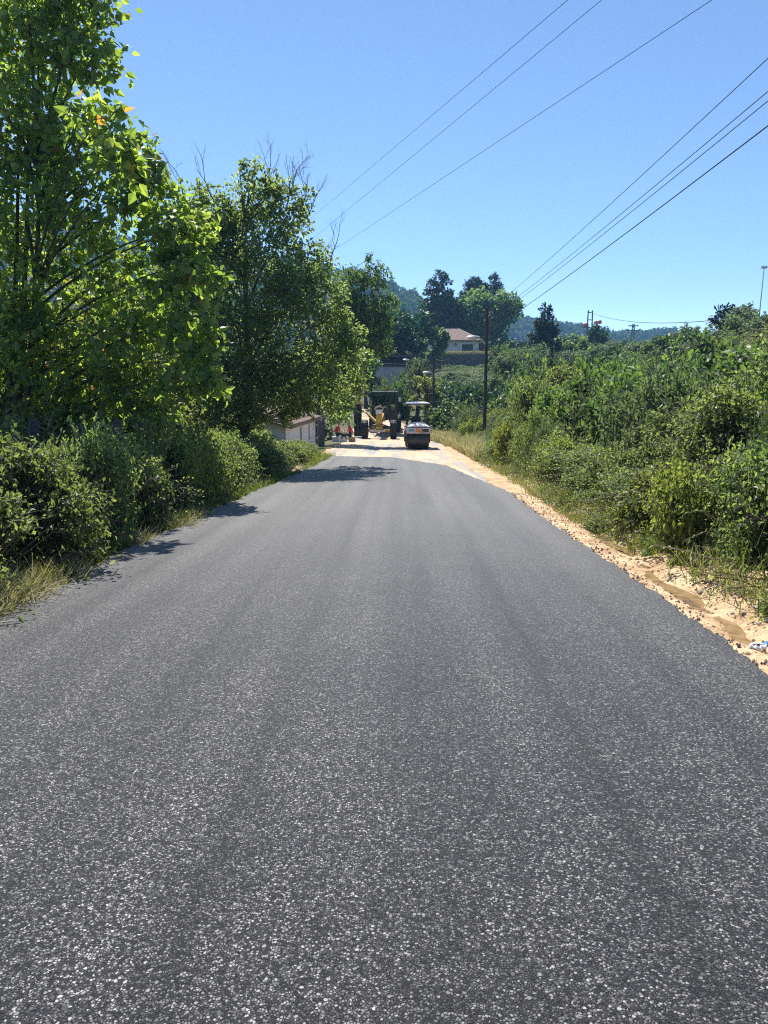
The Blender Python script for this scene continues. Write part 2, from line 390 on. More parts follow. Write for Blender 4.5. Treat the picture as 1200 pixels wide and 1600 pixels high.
# asphalt slab with broken edges and a paved end
def asp_right(y): return 2.33 - .02 * math.sin(y * .7) + .018 * math.sin(y * 5.1) + .014 * math.sin(y * 13.7) + .012 * math.sin(y * 29.3 + 1) + .009 * math.sin(y * 47.1)
def asp_left(y): return np.interp(y, [0, 7.8, 15, 22, 29.4], [-3.2, -3.32, -3.06, -2.75, -2.6]) + .04 * math.sin(y * 1.9) + .02 * math.sin(y * 7.3) + .02 * math.sin(y * 17.3) + .012 * math.sin(y * 39.)
def asp_right2(y):
    return float(np.interp(y, [0, 15.8, 19.5, 21.3, 24.1, 26.5, 28.6, 29.3], [0, 0, -.33, -.51, -.79, -1.73, -2.6, -4.4])) + asp_right(y)
def road_top(x, y): return road_z(y) + .012 - .012 * ((x + .4) / 2.7) ** 2
ys = np.concatenate([np.linspace(-30, 0, 12)[:-1], np.arange(0, 29.4, .06)])
rows, NA = [], 25
for y in ys:
    a, b = asp_left(max(y, 0)), asp_right2(y)
    if b < a + .1: b = a + .1
    xs = np.linspace(a, b, NA); z = road_top(xs, np.full(NA, y)) + .004 * np.sin(xs * 3 + y * .3)
    rows.append(np.concatenate([[[a - .03, y, z[0] - .15]], np.stack([xs, np.full(NA, y), z], 1), [[b + .03, y, z[-1] - .15]]]))
v = np.concatenate(rows); nx = NA + 2
v = np.concatenate([v, v[-nx:] + np.array([0, .03, -.1])])
i = (np.arange(len(ys))[:, None] * nx + np.arange(nx - 1)[None]).ravel()
me = mesh_np('asphalt_road', v, np.stack([i, i + 1, i + nx + 1, i + nx], 1), True); me.set_sharp_from_angle(angle=R_(40))
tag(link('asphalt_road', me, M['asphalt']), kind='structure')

# dirt road beyond, bending left behind the grader
def dcx(y): return np.interp(y, [12, 30, 45, 55, 62, 75, 95, 115], [-.3, -.55, -.6, -.9, -1.7, -3.2, -4.2, -3.5])
def dhw(y): return np.interp(y, [12, 30, 45, 55, 62, 75, 115], [2.9, 3.45, 3.4, 3.0, 2.5, 2.2, 2.0])
ys = axis([(15, 66, .35), (66, 112, .8)]); U = np.linspace(-1, 1, 41)
X = dcx(ys)[:, None] + U[None] * (dhw(ys)[:, None] + .15 * np.sin(ys * 1.3)[:, None]); Y = np.repeat(ys[:, None], 41, 1)
Z = road_z(Y) - .055 + .025 * wob(X, Y, .5) - .14 * sm(.86, 1, abs(U))[None] - .03 * np.exp(-((X + 1.1) / .25) ** 2) - .03 * np.exp(-((X - .9) / .25) ** 2)
i = (np.arange(len(ys) - 1)[:, None] * 41 + np.arange(40)[None]).ravel()
tag(link('dirt_road', mesh_np('dirt_road', np.stack([X, Y, Z], -1).reshape(-1, 3), np.stack([i, i + 1, i + 42, i + 41], 1), True), M['dirt_road']), kind='structure')

# sandy shoulder with the rivulet's channel, right of the asphalt
def chan(y): return np.interp(y, [0, 4.2, 4.9, 5.5, 8.1, 10.5, 12.7, 20], [3.3, 3.05, 2.78, 2.62, 2.76, 2.9, 2.9, 3.05]) + .04 * np.sin(y * 2.3) + .03 * np.sin(y * 5.7)
def shoulder_h(x, y):
    base = road_z(y) - .045 + .015 * wob(x, y, .25) + .012 * wob(x, y, .09)
    d = x - chan(y)
    h = base - .05 * np.exp(-(d / .12) ** 2) + .05 * sm(.1, .35, d) + .09 * sm(.4, .9, d) * (1 + .4 * wob(x, y, .2))
    return h - .3 * sm(3.55, 3.9, x) - .3 * sm(2.32, 2.2, x)
tag(sheet('sandy_shoulder', np.linspace(2.15, 3.9, 60), axis([(-3, 15, .06), (15, 40, .25)]), shoulder_h, M['sand']), kind='structure')
ys = axis([(1, 17, .05)]); wd = .05 + .06 * np.sin(ys * 1.7) ** 2 + .045 * np.sin(ys * 4.1 + 1) ** 2
zz = road_z(ys) - .083
v = np.stack([np.stack([chan(ys) - wd, ys, zz], 1), np.stack([chan(ys) + wd, ys, zz], 1)], 1).reshape(-1, 3)
i = np.arange(len(ys) - 1) * 2
tag(link('muddy_rivulet', mesh_np('muddy_rivulet', v, np.stack([i, i + 1, i + 3, i + 2], 1), True), M['water']), kind='structure')

# ------------------------------------------------------------------ foliage engine
T_BROAD = (np.array([(0, 0, 0), (-.36, .38, .10), (-.20, .75, .05), (0, 1.08, -.10), (.20, .75, .05), (.36, .38, .10), (0, .45, -.02)], float),
           np.array([(0, 6, 1), (1, 6, 2), (2, 6, 3), (3, 6, 4), (4, 6, 5), (5, 6, 0)]))
T_FOLD = (np.array([(0, 0, 0), (-.30, .5, .09), (0, 1, -.08), (.30, .5, .09)], float), np.array([(0, 2, 1), (0, 3, 2)]))
T_SLIM = (np.array([(0, 0, 0), (-.16, .45, .04), (0, 1, -.12), (.16, .45, .04)], float), np.array([(0, 2, 1), (0, 3, 2)]))
T_BLADE = (np.array([(-.02, 0, 0), (.02, 0, 0), (-.015, .55, .03), (.015, .55, .03), (0, 1, -.12)], float), np.array([(0, 1, 3), (0, 3, 2), (2, 3, 4)]))
T_TUFT = (np.array([(0, 0, 0), (-.42, .5, .12), (.05, 1.05, -.05), (.42, .45, .1), (-.2, .85, -.15), (.25, .9, .15)], float), np.array([(0, 2, 1), (0, 3, 2), (1, 2, 4), (3, 5, 2)]))
T_NEEDLE = (np.array([(0, 0, 0), (-.5, .9, .1), (-.28, .8, -.1), (-.1, 1.15, .05), (.12, .85, .1), (.3, 1.1, -.1), (.55, .8, .05)], float), np.array([(0, 2, 1), (0, 4, 3), (0, 6, 5)]))
def unit(a): return a / np.maximum(np.linalg.norm(a, axis=-1, keepdims=True), 1e-9)
def leaf_arrays(pos, d, n, size, tpl):
    tv, tf = tpl; d = unit(d); x = unit(np.cross(d, n)); n2 = np.cross(x, d)
    s = np.asarray(size).reshape(-1, 1, 1)
    v = pos[:, None] + s * (tv[None, :, 0:1] * x[:, None] + tv[None, :, 1:2] * d[:, None] + tv[None, :, 2:3] * n2[:, None])
    f = tf[None] + (np.arange(len(pos)) * len(tv))[:, None, None]
    return v.reshape(-1, 3), f.reshape(-1, 3)
def lobe_leaves(rng, lobes, per, size, tpl, droop=.35, up=.8, flat=.85, spread=.14, shell=.55, lpt=11):
    """Leaves set along twigs that fan out of each lobe; per = leaves per square metre of lobe radius squared."""
    Ps, Ds, Ns, Ss, tw = [], [], [], [], []
    for L in lobes:
        c = np.array(L[:3]); r = L[3]; den = L[4] if len(L) > 4 else 1
        nt = max(3, int(per * den * r * r / lpt))
        u = unit(rng.normal(size=(nt, 3)))
        end = c + u * r * (shell + (1.12 - shell) * rng.random((nt, 1)) ** .6) * np.array([1, 1, flat])
        beg = c + u * r * .25 * rng.random((nt, 1)) + rng.normal(size=(nt, 3)) * r * .2
        t = .3 + .7 * rng.random((nt, lpt, 1)) ** .8
        sag = -droop * .25 * r * t ** 2
        p = beg[:, None] * (1 - t) + end[:, None] * t + rng.normal(size=(nt, lpt, 3)) * spread * r * .6
        p[..., 2:] += sag
        d = (end - beg)[:, None] / max(r, .1) * .55 + rng.normal(size=(nt, lpt, 3)) * .7; d[..., 2] -= droop
        n = rng.normal(size=(nt, lpt, 3)) * .55 + u[:, None] * .45; n[..., 2] += up
        Ps.append(p.reshape(-1, 3)); Ds.append(d.reshape(-1, 3)); Ns.append(n.reshape(-1, 3))
        Ss.append(size * (.6 + .75 * rng.random(nt * lpt)))
        k = max(2, nt // 5); tw += [(beg[q], end[q]) for q in range(k)]
    return (*leaf_arrays(np.concatenate(Ps), np.concatenate(Ds), np.concatenate(Ns), np.concatenate(Ss), tpl), tw)

def curve(a, b, bow, n=6):
    a, b = Vector(a), Vector(b); m = (a + b) / 2 + Vector(bow)
    return [a * (1 - t) ** 2 + m * 2 * t * (1 - t) + b * t * t for t in [k / (n - 1) for k in range(n)]]

def bare_tree_twigs(mb, rng, a, d, ln, r, depth):
    a = Vector(a); d = Vector(d).normalized()
    b = a + d * ln; c = (a + b) / 2 + Vector(rng.normal(size=3)) * ln * .06
    mb.tube([a, c, b], [r, r * .8, r * .55], 4, cap=False)
    if depth:
        for k in range(3):
            e = d + Vector(rng.normal(size=3)) * .42 + Vector((0, 0, .12))
            bare_tree_twigs(mb, rng, a + (b - a) * (.45 + .27 * k), e, ln * .62, r * .5, depth - 1)

def tree(name, label, cat, base, lobes, leaf, tpl, size, per, seed, trunk_r=.12, bark='bark', group=None, droop=.35, top=None, bare=None, lean=(0, 0), kw={}, stems=None, twigs=True):
    """base (x,y); lobes in world coordinates (x,y,z,r[,density])"""
    rng = np.random.default_rng(seed)
    bz = gz(*base) - .05; B = Vector((base[0], base[1], bz))
    e = empty(name, B); tag(e, label, cat, group)
    Ls = [tuple(Vector(L[:3]) - B) + tuple(L[3:]) for L in lobes]
    v, f, tw = lobe_leaves(rng, Ls, per, size, tpl, droop=droop, **kw)
    link('crown', mesh_np('crown', v, f), M[leaf], e)
    mb = MB()
    zs = sorted(L[2] for L in Ls); ztop = zs[int(len(zs) * .85)] if top is None else top
    mx_ = np.mean([L[0] for L in Ls]) * .5 + lean[0]; my_ = np.mean([L[1] for L in Ls]) * .5 + lean[1]
    H = max(ztop, .6)
    for sx, sy in (stems or [(0, 0)]):
        tp = [Vector((sx + (mx_) * (t ** 1.4) + .04 * H * .3 * math.sin(5 * t + seed), sy + my_ * t ** 1.4, H * t)) for t in np.linspace(0, 1, 8)]
        mb.tube(tp, [trunk_r * (1.25 if k == 0 else 1 - .82 * k / 7) for k in range(8)], 9)
    for L in Ls:
        zz = min(max(L[2] - L[3] * 1.1 - .25 * math.hypot(L[0] - mx_, L[1] - my_), H * .18), H * .9); t = zz / H
        q = Vector((mx_ * t ** 1.4 + .04 * H * .3 * math.sin(5 * t + seed), my_ * t ** 1.4, zz))
        r0 = max(trunk_r * .22, min(trunk_r * .5, L[3] * .05)); ln = (Vector(L[:3]) - q).length
        mb.tube(curve(q, L[:3], (0, 0, ln * .12)), [r0, r0 * .85, r0 * .7, r0 * .55, r0 * .4, r0 * .25], 6, cap=False)
    if twigs:
        for a, b in tw: mb.tube([a, b], [trunk_r * .09, trunk_r * .04], 3, cap=False)
    mb.build('trunk', M[bark], e, True)
    if bare:
        for (p, d, ln, r) in bare:
            b_ = MB(); bare_tree_twigs(b_, rng, Vector(p) - B, d, ln, r, 3); b_.build('bare_branch', M['twig'], e)
    return e

def PL(lst, D0=None):
    out = []
    for L in lst:
        px, py, D, r = L[:4]; out.append((*P(px, py, D), r, *L[4:]))
    return out

# ------------------------------------------------------------------ hills with woods
def hill(name, ridge, D, depth, seed, ntree):
    """ridge: list of (photo x, photo y) read at distance D; the slope faces the camera"""
    rng = np.random.default_rng(seed)
    ridge = [(a, b + 11) for a, b in ridge]      # the crowns of the wood stand above the ground line
    rx = np.array([P(a, b, D).x for a, b in ridge]); rz = np.array([P(a, b, D).z for a, b in ridge])
    def fn(X, Y):
        u = np.clip((Y - (D - depth)) / depth, 0, 1.5); prof = np.where(u < 1, np.sin(u * math.pi / 2) ** 1.15, 1 - (u - 1) * .8)
        top = np.interp(X, rx, rz)
        return (top - 6) * prof + 6 * u - 4 + 2.5 * wob(X, Y, 22) * np.clip(u * 2, 0, 1) + 1.2 * wob(X, Y, 9)
    xs = np.linspace(rx[0], rx[-1], 110); ys = np.linspace(D - depth, D + depth * .3, 34)
    tag(sheet(name, xs, ys, fn, M['soil']), kind='structure')
    # crowns
    tx = rng.uniform(max(rx[0], -480), min(rx[-1], 480), ntree); ty = D - depth + depth * 1.05 * rng.random(ntree) ** .8
    tz = fn(tx, ty); r = rng.uniform(2.6, 5.6, ntree); k = 34
    u = unit(rng.normal(size=(ntree, k, 3))); u[..., 2] = np.abs(u[..., 2]) * 1.1 - .15
    hh = rng.uniform(.8, 1.5, (ntree, 1, 1))
    c = np.stack([tx, ty, tz + r * .45], -1)[:, None]
    p = c + u * r[:, None, None] * np.concatenate([np.ones((ntree, 1, 2)), hh], -1) * rng.uniform(.65, 1.05, (ntree, k, 1))
    d = unit(rng.normal(size=(ntree, k, 3)) + u * .4); n = u * .9 + rng.normal(size=(ntree, k, 3)) * .35 + np.array([0, 0, .4])
    s = (r[:, None] * rng.uniform(.45, .8, (ntree, k)))
    p = p - d * s[..., None] * .5
    v, f = leaf_arrays(p.reshape(-1, 3), d.reshape(-1, 3), n.reshape(-1, 3), s.ravel(), T_TUFT)
    tag(link('hill_forest', mesh_np('hill_forest', v, f), M['leaf_forest']), 'mixed wood covering the slope of the ' + ('higher hill left of the valley' if seed == 1 else 'lower distant ridge right of the valley'), 'forest', kind='stuff')

hill('hill', [(-900, 300), (-300, 330), (0, 335), (150, 360), (400, 400), (560, 428), (615, 446), (642, 460), (669, 480), (720, 510), (800, 555), (900, 600)], 620, 330, 1, 2600)
hill('distant_ridge', [(560, 545), (650, 520), (700, 500), (760, 486), (798, 485), (843, 497), (880, 500), (913, 513), (943, 515), (987, 516), (1033, 514), (1070, 520), (1200, 515), (1500, 500), (2000, 485)], 780, 300, 2, 2300)

# ------------------------------------------------------------------ buildings
def house():
    a = P(672, 531, 130); b = P(748, 531, 130)
    x0, x1 = a.x, b.x; W = x1 - x0; dz = HZ; ez = P(748, 532, 130).z - dz; DEP = 8.5
    e = empty('house', (x0, 130, dz)); tag(e, 'old pale house with hipped clay tile roof on the hill above a stone wall', 'house')
    # walls with door and window openings
    dx0 = P(722, 540, 130).x - x0; dx1 = P(739, 540, 130).x - x0; wx0 = P(709.5, 540, 130).x - x0; wx1 = P(714, 540, 130).x - x0
    dt, wz0, wz1 = P(730, 538, 130).z - dz, P(712, 541, 130).z - dz, P(712, 536, 130).z - dz
    w = MB(); T = .35
    w.box((0, 0, -.6), (wx0, T, ez)); w.box((wx1, 0, -.6), (dx0, T, ez)); w.box((dx1, 0, -.6), (W, T, ez))
    w.box((wx0, 0, -.6), (wx1, T, wz0)); w.box((wx0, 0, wz1), (wx1, T, ez)); w.box((dx0, 0, dt), (dx1, T, ez))
    w.box((W - T, T, -.6), (W, DEP, ez)); w.box((0, T, -.6), (T, DEP, ez)); w.box((T, DEP - T, -.6), (W - T, DEP, ez)); w.box((T, T, -.2), (W - T, DEP - T, -.05))
    w.build('wall', M['oldplaster'], e)
    d = MB(); d.box((dx0 + .02, .22, -.04), (dx1 - .02, .27, dt - .02)); d.build('door', M['blackmetal'], e)
    g = MB(); g.box((wx0, .15, wz0), (wx1, .18, wz1)); f = g.build('window', M['glass'], e)
    fr = MB()
    for q in (wx0, wx1 - .06): fr.box((q, .08, wz0), (q + .06, .14, wz1))
    for q in (wz0, wz1 - .06): fr.box((wx0 + .03, .082, q), (wx1 - .03, .138, q + .06))
    fr.build('frame', M['plank'], f)
    # hipped roof, tiles in courses
    ov = .55; xa, xb, ya, yb = -ov, W + ov, -ov, DEP + ov; rz = P(719, 514, 134).z - dz
    yr = DEP / 2; xl = W * .32; xr_ = W * .62
    r = MB(); A = [(xa, ya, ez), (xb, ya, ez), (xb, yb, ez), (xa, yb, ez), (xl, yr, rz), (xr_, yr, rz)]
    low = [(x, y, z - .14) for x, y, z in A[:4]]
    r.add(A + low, [(0, 1, 5, 4), (1, 2, 5), (2, 3, 4, 5), (3, 0, 4), (0, 6, 7, 1), (1, 7, 8, 2), (2, 8, 9, 3), (3, 9, 6, 0), (6, 9, 8, 7)])
    rf = r.build('roof', M['tile'], e)
    t = MB()
    for k in range(46):            # raised cover tiles running down the front slope
        fx = (k + .5) / 46; bx = xa + (xb - xa) * fx
        if bx < xl: tt = (bx - xa) / (xl - xa)
        elif bx > xr_: tt = (xb - bx) / (xb - xr_)
        else: tt = 1
        if tt > .04: t.tube([(bx, ya - .02, ez + .02), (bx, ya + (yr - ya) * tt, ez + (rz - ez) * tt + .02)], .085, 6)
        fy = (k + .5) / 46; by = ya + (yb - ya) * fy; t2 = 1 - abs(fy - .5) * 2
        if t2 > .04 : t.tube([(xb + .02, by, ez + .02), (xb + (xr_ - xb) * t2, by, ez + (rz - ez) * t2 + .02)], .085, 6)
    tag(t.build('cover_tiles', M['tile'], rf, True), kind='stuff')
    rd = MB(); rd.tube([A[1], A[5]], .12, 6); rd.tube([A[5], A[4]], .12, 6); rd.tube([A[0], A[4]], .12, 6); rd.build('ridge', M['stone'], rf, True)
    # lean-to porch at the right side
    p = MB(); p.box((W + .02, 1, 1.75), (W + 1.9, 5, 1.85)); p.box((W + 1.75, 1, -.6), (W + 1.88, 1.13, 1.749)); p.box((W + .05, 3.2, -.6), (W + 1.7, 3.3, 1.74)); p.build('porch', M['plank'], e)
house()

def stone_wall():
    x0 = P(690, 560, 121.5).x; x1 = P(770, 560, 121.5).x; y = 122.2
    rng = np.random.default_rng(5)
    zt = P(730, 553, 121.5).z; zb = 2.2
    e = empty('retaining_wall', ((x0 + x1) / 2, y, zb)); tag(e, 'rough dark stone retaining wall below the hill house', 'wall')
    W = (x1 - x0); c = MB(); c.box((-W / 2, .1, -1), (W / 2, .6, zt - zb - .1)); c.build('core', M['darkstone'], e)
    s = MB(); z = 0
    while z < zt - zb - .1:
        h = rng.uniform(.22, .42); x = -W / 2 + rng.uniform(0, .3)
        while x < W / 2:
            w = rng.uniform(.25, .75); p = rng.uniform(.02, .22)
            s.box((x + .02, .1 - p, z + .015), (min(x + w, W / 2 + .1), .3, z + h + rng.uniform(-.05, .02)), .03); x += w
        z += h
    tag(s.build('stones', M['darkstone'], e), kind='stuff')
stone_wall()

def grey_building():
    a = P(585, 570, 88); b = P(632, 570, 88); g = 1.0
    zt = P(600, 573, 88).z
    e = empty('low_building', (a.x, 88, g)); tag(e, 'low building with pale grey wall and dark sheet roof beyond the grader', 'building')
    W = b.x - a.x; H = zt - g
    w = MB(); w.box((0, 0, -.5), (W, .25, H)); w.box((0, .25, -.5), (.25, 6, H)); w.box((W - .25, .25, -.5), (W, 6, H)); w.build('wall', M['concrete'], e)
    u = MB(); u.box((-.6, 1.2, H), (W + .6, 1.35, H + 1.1)); u.build('upper_wall', M['darkroof'], e)
    r = MB(); r.prism([(-.7, H + 1.103), (6.5, H + .9), (6.5, H + 1.0), (-.7, H + 1.3)], -1, W + 1); r.build('roof', M['darkroof'], e)
    s = MB(); s.box((-.6, -.1, H + .003), (W + .6, 1.15, H + .12)); s.build('ledge', M['darkroof'], e)
    for q in (.1, W / 2, W - .1):
        p = MB(); p.box((q - .06, -.02, H + .12), (q + .06, .1, H + 1.12)); p.build('post', M['blackmetal'], e)
grey_building()

def hut():
    # long side faces the road; eave seen from (440,667) to (494,653)
    p1 = P(496, 652, 38.5); x1 = -4.3; zb = gz(-4.6, 37) - .05; H = p1.z - zb; LY = 7.6; D = 3.6
    e = empty('hut', (x1, 38.5, zb), rz=R_(-3)); tag(e, 'small whitewashed hut with clay tile roof beside the road under the big tree', 'hut')
    w = MB(); T = .25
    op = [(-2.05, -1.65, .62, 1.28), (-4.3, -3.85, .45, 1.3)]      # (y0,y1,z0,z1) of the narrow windows
    ysl = [0, op[0][1], op[0][0], op[1][1], op[1][0], -LY]
    for a, b in ((ysl[0], ysl[1]), (ysl[2], ysl[3]), (ysl[4], ysl[5])): w.box((-T, b, -.4), (0, a, H))
    for y0, y1, z0, z1 in op: w.box((-T, y0, -.4), (0, y1, z0)); w.box((-T, y0, z1), (0, y1, H))
    w.prism([(-T, 0)], 0, 0) if False else None
    for yy in (-T, -LY):      # gable walls
        n = [(-D, yy, -.4), (-T, yy, -.4), (-T, yy, H), (-D / 2, yy, H + .5), (-D, yy, H)]
        w.add(n + [(a, b + T, c) for a, b, c in n], [(0, 1, 2, 3, 4), (9, 8, 7, 6, 5)] + [(k, (k + 1) % 5, 5 + (k + 1) % 5, 5 + k) for k in range(5)])
    w.box((-D - .001, -LY + T, -.4), (-D + T, -T, H)); w.build('wall', M['plaster'], e)
    for y0, y1, z0, z1 in op:
        g = MB(); g.box((-.16, y0, z0), (-.14, y1, z1)); wi = g.build('window', M['blackmetal'], e)
        f = MB(); f.box((-.13, y0, z0), (-.06, y0 + .06, z1)); f.box((-.13, y1 - .06, z0), (-.06, y1, z1)); f.box((-.13, y0 + .06, z1 - .06), (-.06, y1 - .06, z1)); f.build('frame', M['plank'], wi)
        s = MB(); s.box((-.05, y0 - .05, z0 - .05), (.04, y1 + .05, z0 - .003)); s.build('sill', M['concrete'], wi)
    r = MB(); s_ = .5 / (D / 2)
    for sg in (0, 1):
        xa, xb = (.28, -D / 2) if sg == 0 else (-D - .28, -D / 2)
        za, zb_ = H - .28 * s_ + .03, H + .53
        r.add([(xa, -LY - .2, za), (xa, .25, za), (xb, .25, zb_), (xb, -LY - .2, zb_), (xa, -LY - .2, za - .08), (xa, .25, za - .08), (xb, .25, zb_ - .08), (xb, -LY - .2, zb_ - .08)],
              [(0, 1, 2, 3), (4, 7, 6, 5), (0, 4, 5, 1), (1, 5, 6, 2), (3, 2, 6, 7), (0, 3, 7, 4)])
    rf = r.build('roof', M['tile'], e)
    # barrel tiles, each its own piece down the road-side slope
    proto = None; k = 0; ncol = 26; nrow = 6
    for c in range(ncol):
        for q in range(nrow):
            y = -LY - .1 + (c + .5) * (LY + .3) / ncol; t0, t1 = q / nrow, (q + 1.12) / nrow
            L = Vector((.28, 0, H - .28 * s_ + .05)); U_ = Vector((-D / 2, 0, H + .55))
            if proto is None:
                mb = MB(); d = (U_ - L) / nrow * 1.12
                mb.tube([(0, 0, .0), tuple(d)], [.11, .085], 8); proto = mb.build('roof_tile', M['tile'], rf, True); o = proto
            else:
                o = proto.copy(); COL.objects.link(o); o.parent = rf
            pz = L + (U_ - L) * t0; o.location = (pz.x + random.uniform(-.01, .01), y, pz.z + .012 * (k % 3)); k += 1
    bb = MB(); bb.prism([(.25, 0), (.33, 0), (.33, .14), (.25, .14)], 0, 1)
    bb = MB()
    for xa, xb in ((.3, -D / 2), (-D - .3, -D / 2)):
        za, zc = H - .28 * s_ + .0, H + .55
        bb.add([(xa, .26, za - .12), (xb, .26, zc - .12), (xb, .26, zc + .06), (xa, .26, za + .06), (xa, .34, za - .12), (xb, .34, zc - .12), (xb, .34, zc + .06), (xa, .34, za + .06)],
               [(0, 1, 2, 3), (7, 6, 5, 4), (0, 4, 5, 1), (1, 5, 6, 2), (2, 6, 7, 3), (3, 7, 4, 0)])
    bb.build('barge_board', M['white'], e)
hut()

def plank_gate():
    y0 = 39.2; x0 = -4.25; z = gz(x0, 40) + .02
    e = empty('plank_fence', (x0, y0, z)); tag(e, 'weathered grey upright planks standing at the corner of the white hut', 'fence')
    for k in range(7):
        a = k * .24
        b = MB(); b.box((a * .12 - .02, a, -.1), (a * .12 + .02, a + .2, 1.5 + .06 * math.sin(k * 2.1)), .006); b.build('plank', M['plank'], e)
    r = MB(); r.box((-.09, 0, .4), (-.035, 1.7, .5)); r.box((-.09, 0, 1.1), (-.035, 1.7, 1.2)); r.build('rail', M['plank'], e)
plank_gate()

e = empty('gate_pillar', (*P(720, 592, 112).xy, gz(P(720, 592, 112).x, 112) - .05))
tag(e, 'square white pillar in front of the stone retaining wall', 'pillar')
hp = P(720, 582, 112).z - e.location.z
b = MB(); b.box((-.6, -.5, 0), (.6, .5, hp - .12), .02); b.build('shaft', M['white'], e)
b = MB(); b.box((-.68, -.58, hp - .12), (.68, .58, hp), .02); b.build('cap', M['plaster'], e)
e = empty('low_wall', (P(738, 590, 112).x, 112.5, gz(P(738, 590, 112).x, 112.5) - .05)); hp = P(738, 587.5, 112.5).z - e.location.z
tag(e, 'short low white wall beside the white pillar', 'wall')
b = MB(); b.box((-.95, -.12, 0), (.95, .12, hp), .02); b.build('panel', M['white'], e)
for q in (-.5, .5):
    b = MB(); b.box((q - .2, -.16, hp + .003), (q + .2, .16, hp + .09), .02); b.build('coping', M['plaster'], e)

# ------------------------------------------------------------------ poles and wires
def street_lamp_arm(e, z, ln, rise, dirx=-1):
    a = MB(); a.tube(curve((0, 0, z), (dirx * ln, -.25, z + rise), (0, 0, rise * .5)), .03, 6); a.build('lamp_arm', M['lampgrey'], e, True)
    h = MB(); h.ball((dirx * (ln + .22), -.27, z + rise + .02), (.34, .13, .08), 12, 6); hd = h.build('lamp_head', M['lampgrey'], e, True)
    l = MB(); l.ball((dirx * (ln + .25), -.27, z + rise - .04), (.2, .1, .06), 10, 6); l.build('lens', M['glasslens'], hd, True)

def pole_at(name, label, x, y, topz, r, arms=True, mat='pole', cat='utility pole'):
    z = gz(x, y) - .3; H = topz - z
    e = empty(name, (x, y, z)); tag(e, label, cat)
    m = MB(); m.tube([(0, 0, 0), (.02, 0, H * .5), (0, 0, H)], [r * 1.2, r, r * .8], 12); m.build('shaft', M[mat], e, True)
    if arms:
        for k, zz in enumerate((.15, .5, .85, 1.15)):
            b = MB(); b.tube([(0, 0, H - zz), (.16, -.02, H - zz), (.16, -.02, H - zz + .1)], .014, 5); br = b.build('bracket', M['blackmetal'], e)
            b = MB(); b.tube([(.16, -.02, H - zz + .08), (.16, -.02, H - zz + .12), (.16, -.02, H - zz + .2)], [.05, .06, .035], 8); b.build('insulator', M['insul'], br, True)
    return e, H
DA = 36.0; pa = P(756, 690, DA); topA = P(761, 482, DA).z
eA, HA = pole_at('utility_pole', 'dark timber pole with lamp arm rising from the bushes right of the roller', pa.x, DA, topA, .08)
street_lamp_arm(eA, P(758, 540, DA).z - eA.location.z, .42, .35)
pB = P(677, 600, 58)
eB, HB = pole_at('utility_pole', 'thinner dark pole behind the roller with a small lamp arm', pB.x, 58, P(677, 560, 58).z, .09)
street_lamp_arm(eB, P(677, 585, 58).z - eB.location.z, .3, .12)
pC = P(655, 600, 75)
eC, HC = pole_at('utility_pole', 'slim pole half hidden in the pale tree with a white lamp on a long arm', pC.x, 75, P(655, 568, 75).z, .07)
street_lamp_arm(eC, P(655, 580, 75).z - eC.location.z, 1.1, 1.1)
# twin mast with crossbar on the far field, lattice mast behind it, thin mast on the right hill
e = empty('utility_pole', (*P(920, 540, 150).xy, gz(P(920, 540, 150).x, 150) - .3)); tag(e, 'far double mast with cross braces and reddish insulators', 'power mast')
H = P(920, 485, 150).z - e.location.z
for q in (-.55, .55):
    m = MB(); m.tube([(q, 0, 0), (q * .75, 0, H)], [.16, .12], 8); m.build('shaft', M['greybark'], e, True)
m = MB()
for k in range(5):
    a = H - .4 - k * 1.4; m.box((-.5, -.05, a - .08), (.5, .05, a + .08))
m.build('brace', M['greybark'], e)
for q in (-.9, 1.2, 1.9):
    m = MB(); m.ball((q, -.1, H - 2.6 + .2 * q), (.42, .3, .42), 10, 7); m.build('insulator', M['redball'], e, True)
m = MB(); m.box((-1.4, -.06, H - 3.3), (2.4, .06, H - 3.12)); m.build('crossarm', M['greybark'], e)
e = empty('lattice_mast', (*P(988, 540, 300).xy, gz(P(988, 540, 300).x, 300) - .5)); tag(e, 'tiny lattice pylon on the skyline in front of the far ridge', 'pylon')
H = P(988, 506, 300).z - e.location.z; m = MB()
for sx in (-1, 1):
    for sy in (-1, 1): m.tube([(sx * 1.3, sy * 1.3, 0), (sx * .25, sy * .25, H)], .13, 4)
for k in range(7):
    t = k / 7; w = 1.3 + (.25 - 1.3) * t; w2 = 1.3 + (.25 - 1.3) * (k + 1) / 7
    for sy in (-1, 1): m.tube([(-w, sy * w, H * t), (w2, sy * w2, H * (k + 1) / 7)], .07, 4); m.tube([(w, sy * w, H * t), (-w2, sy * w2, H * (k + 1) / 7)], .07, 4)
m.build('frame', M['greybark'], e)
m = MB(); m.box((-2.6, -.12, H * .8), (2.6, .12, H * .83)); m.box((-2, -.12, H * .93), (2, .12, H * .96)); m.build('crossarm', M['greybark'], e)
pm = P(1187, 478, 62); pt = P(1191.5, 419, 62)
e = empty('antenna_mast', (pm.x, 62, gz(pm.x, 62) - .2)); tag(e, 'thin grey mast standing on the shrubby hill at the right edge', 'mast')
H = pt.z - e.location.z; m = MB(); m.tube([(0, 0, 0), (.1, 0, H)], [.06, .035], 7); m.build('shaft', M['lampgrey'], e, True)
m = MB(); m.box((-.12, -.12, H - .02), (.32, .1, H + .16), .02); m.build('head', M['lampgrey'], e)
# left pole of the high line hidden behind the trees
pH = P(470, 420, 66)
eH, HH = pole_at('utility_pole', 'tall timber pole of the high line behind the roadside trees', pH.x, 66, P(470, 380, 66).z, .13)

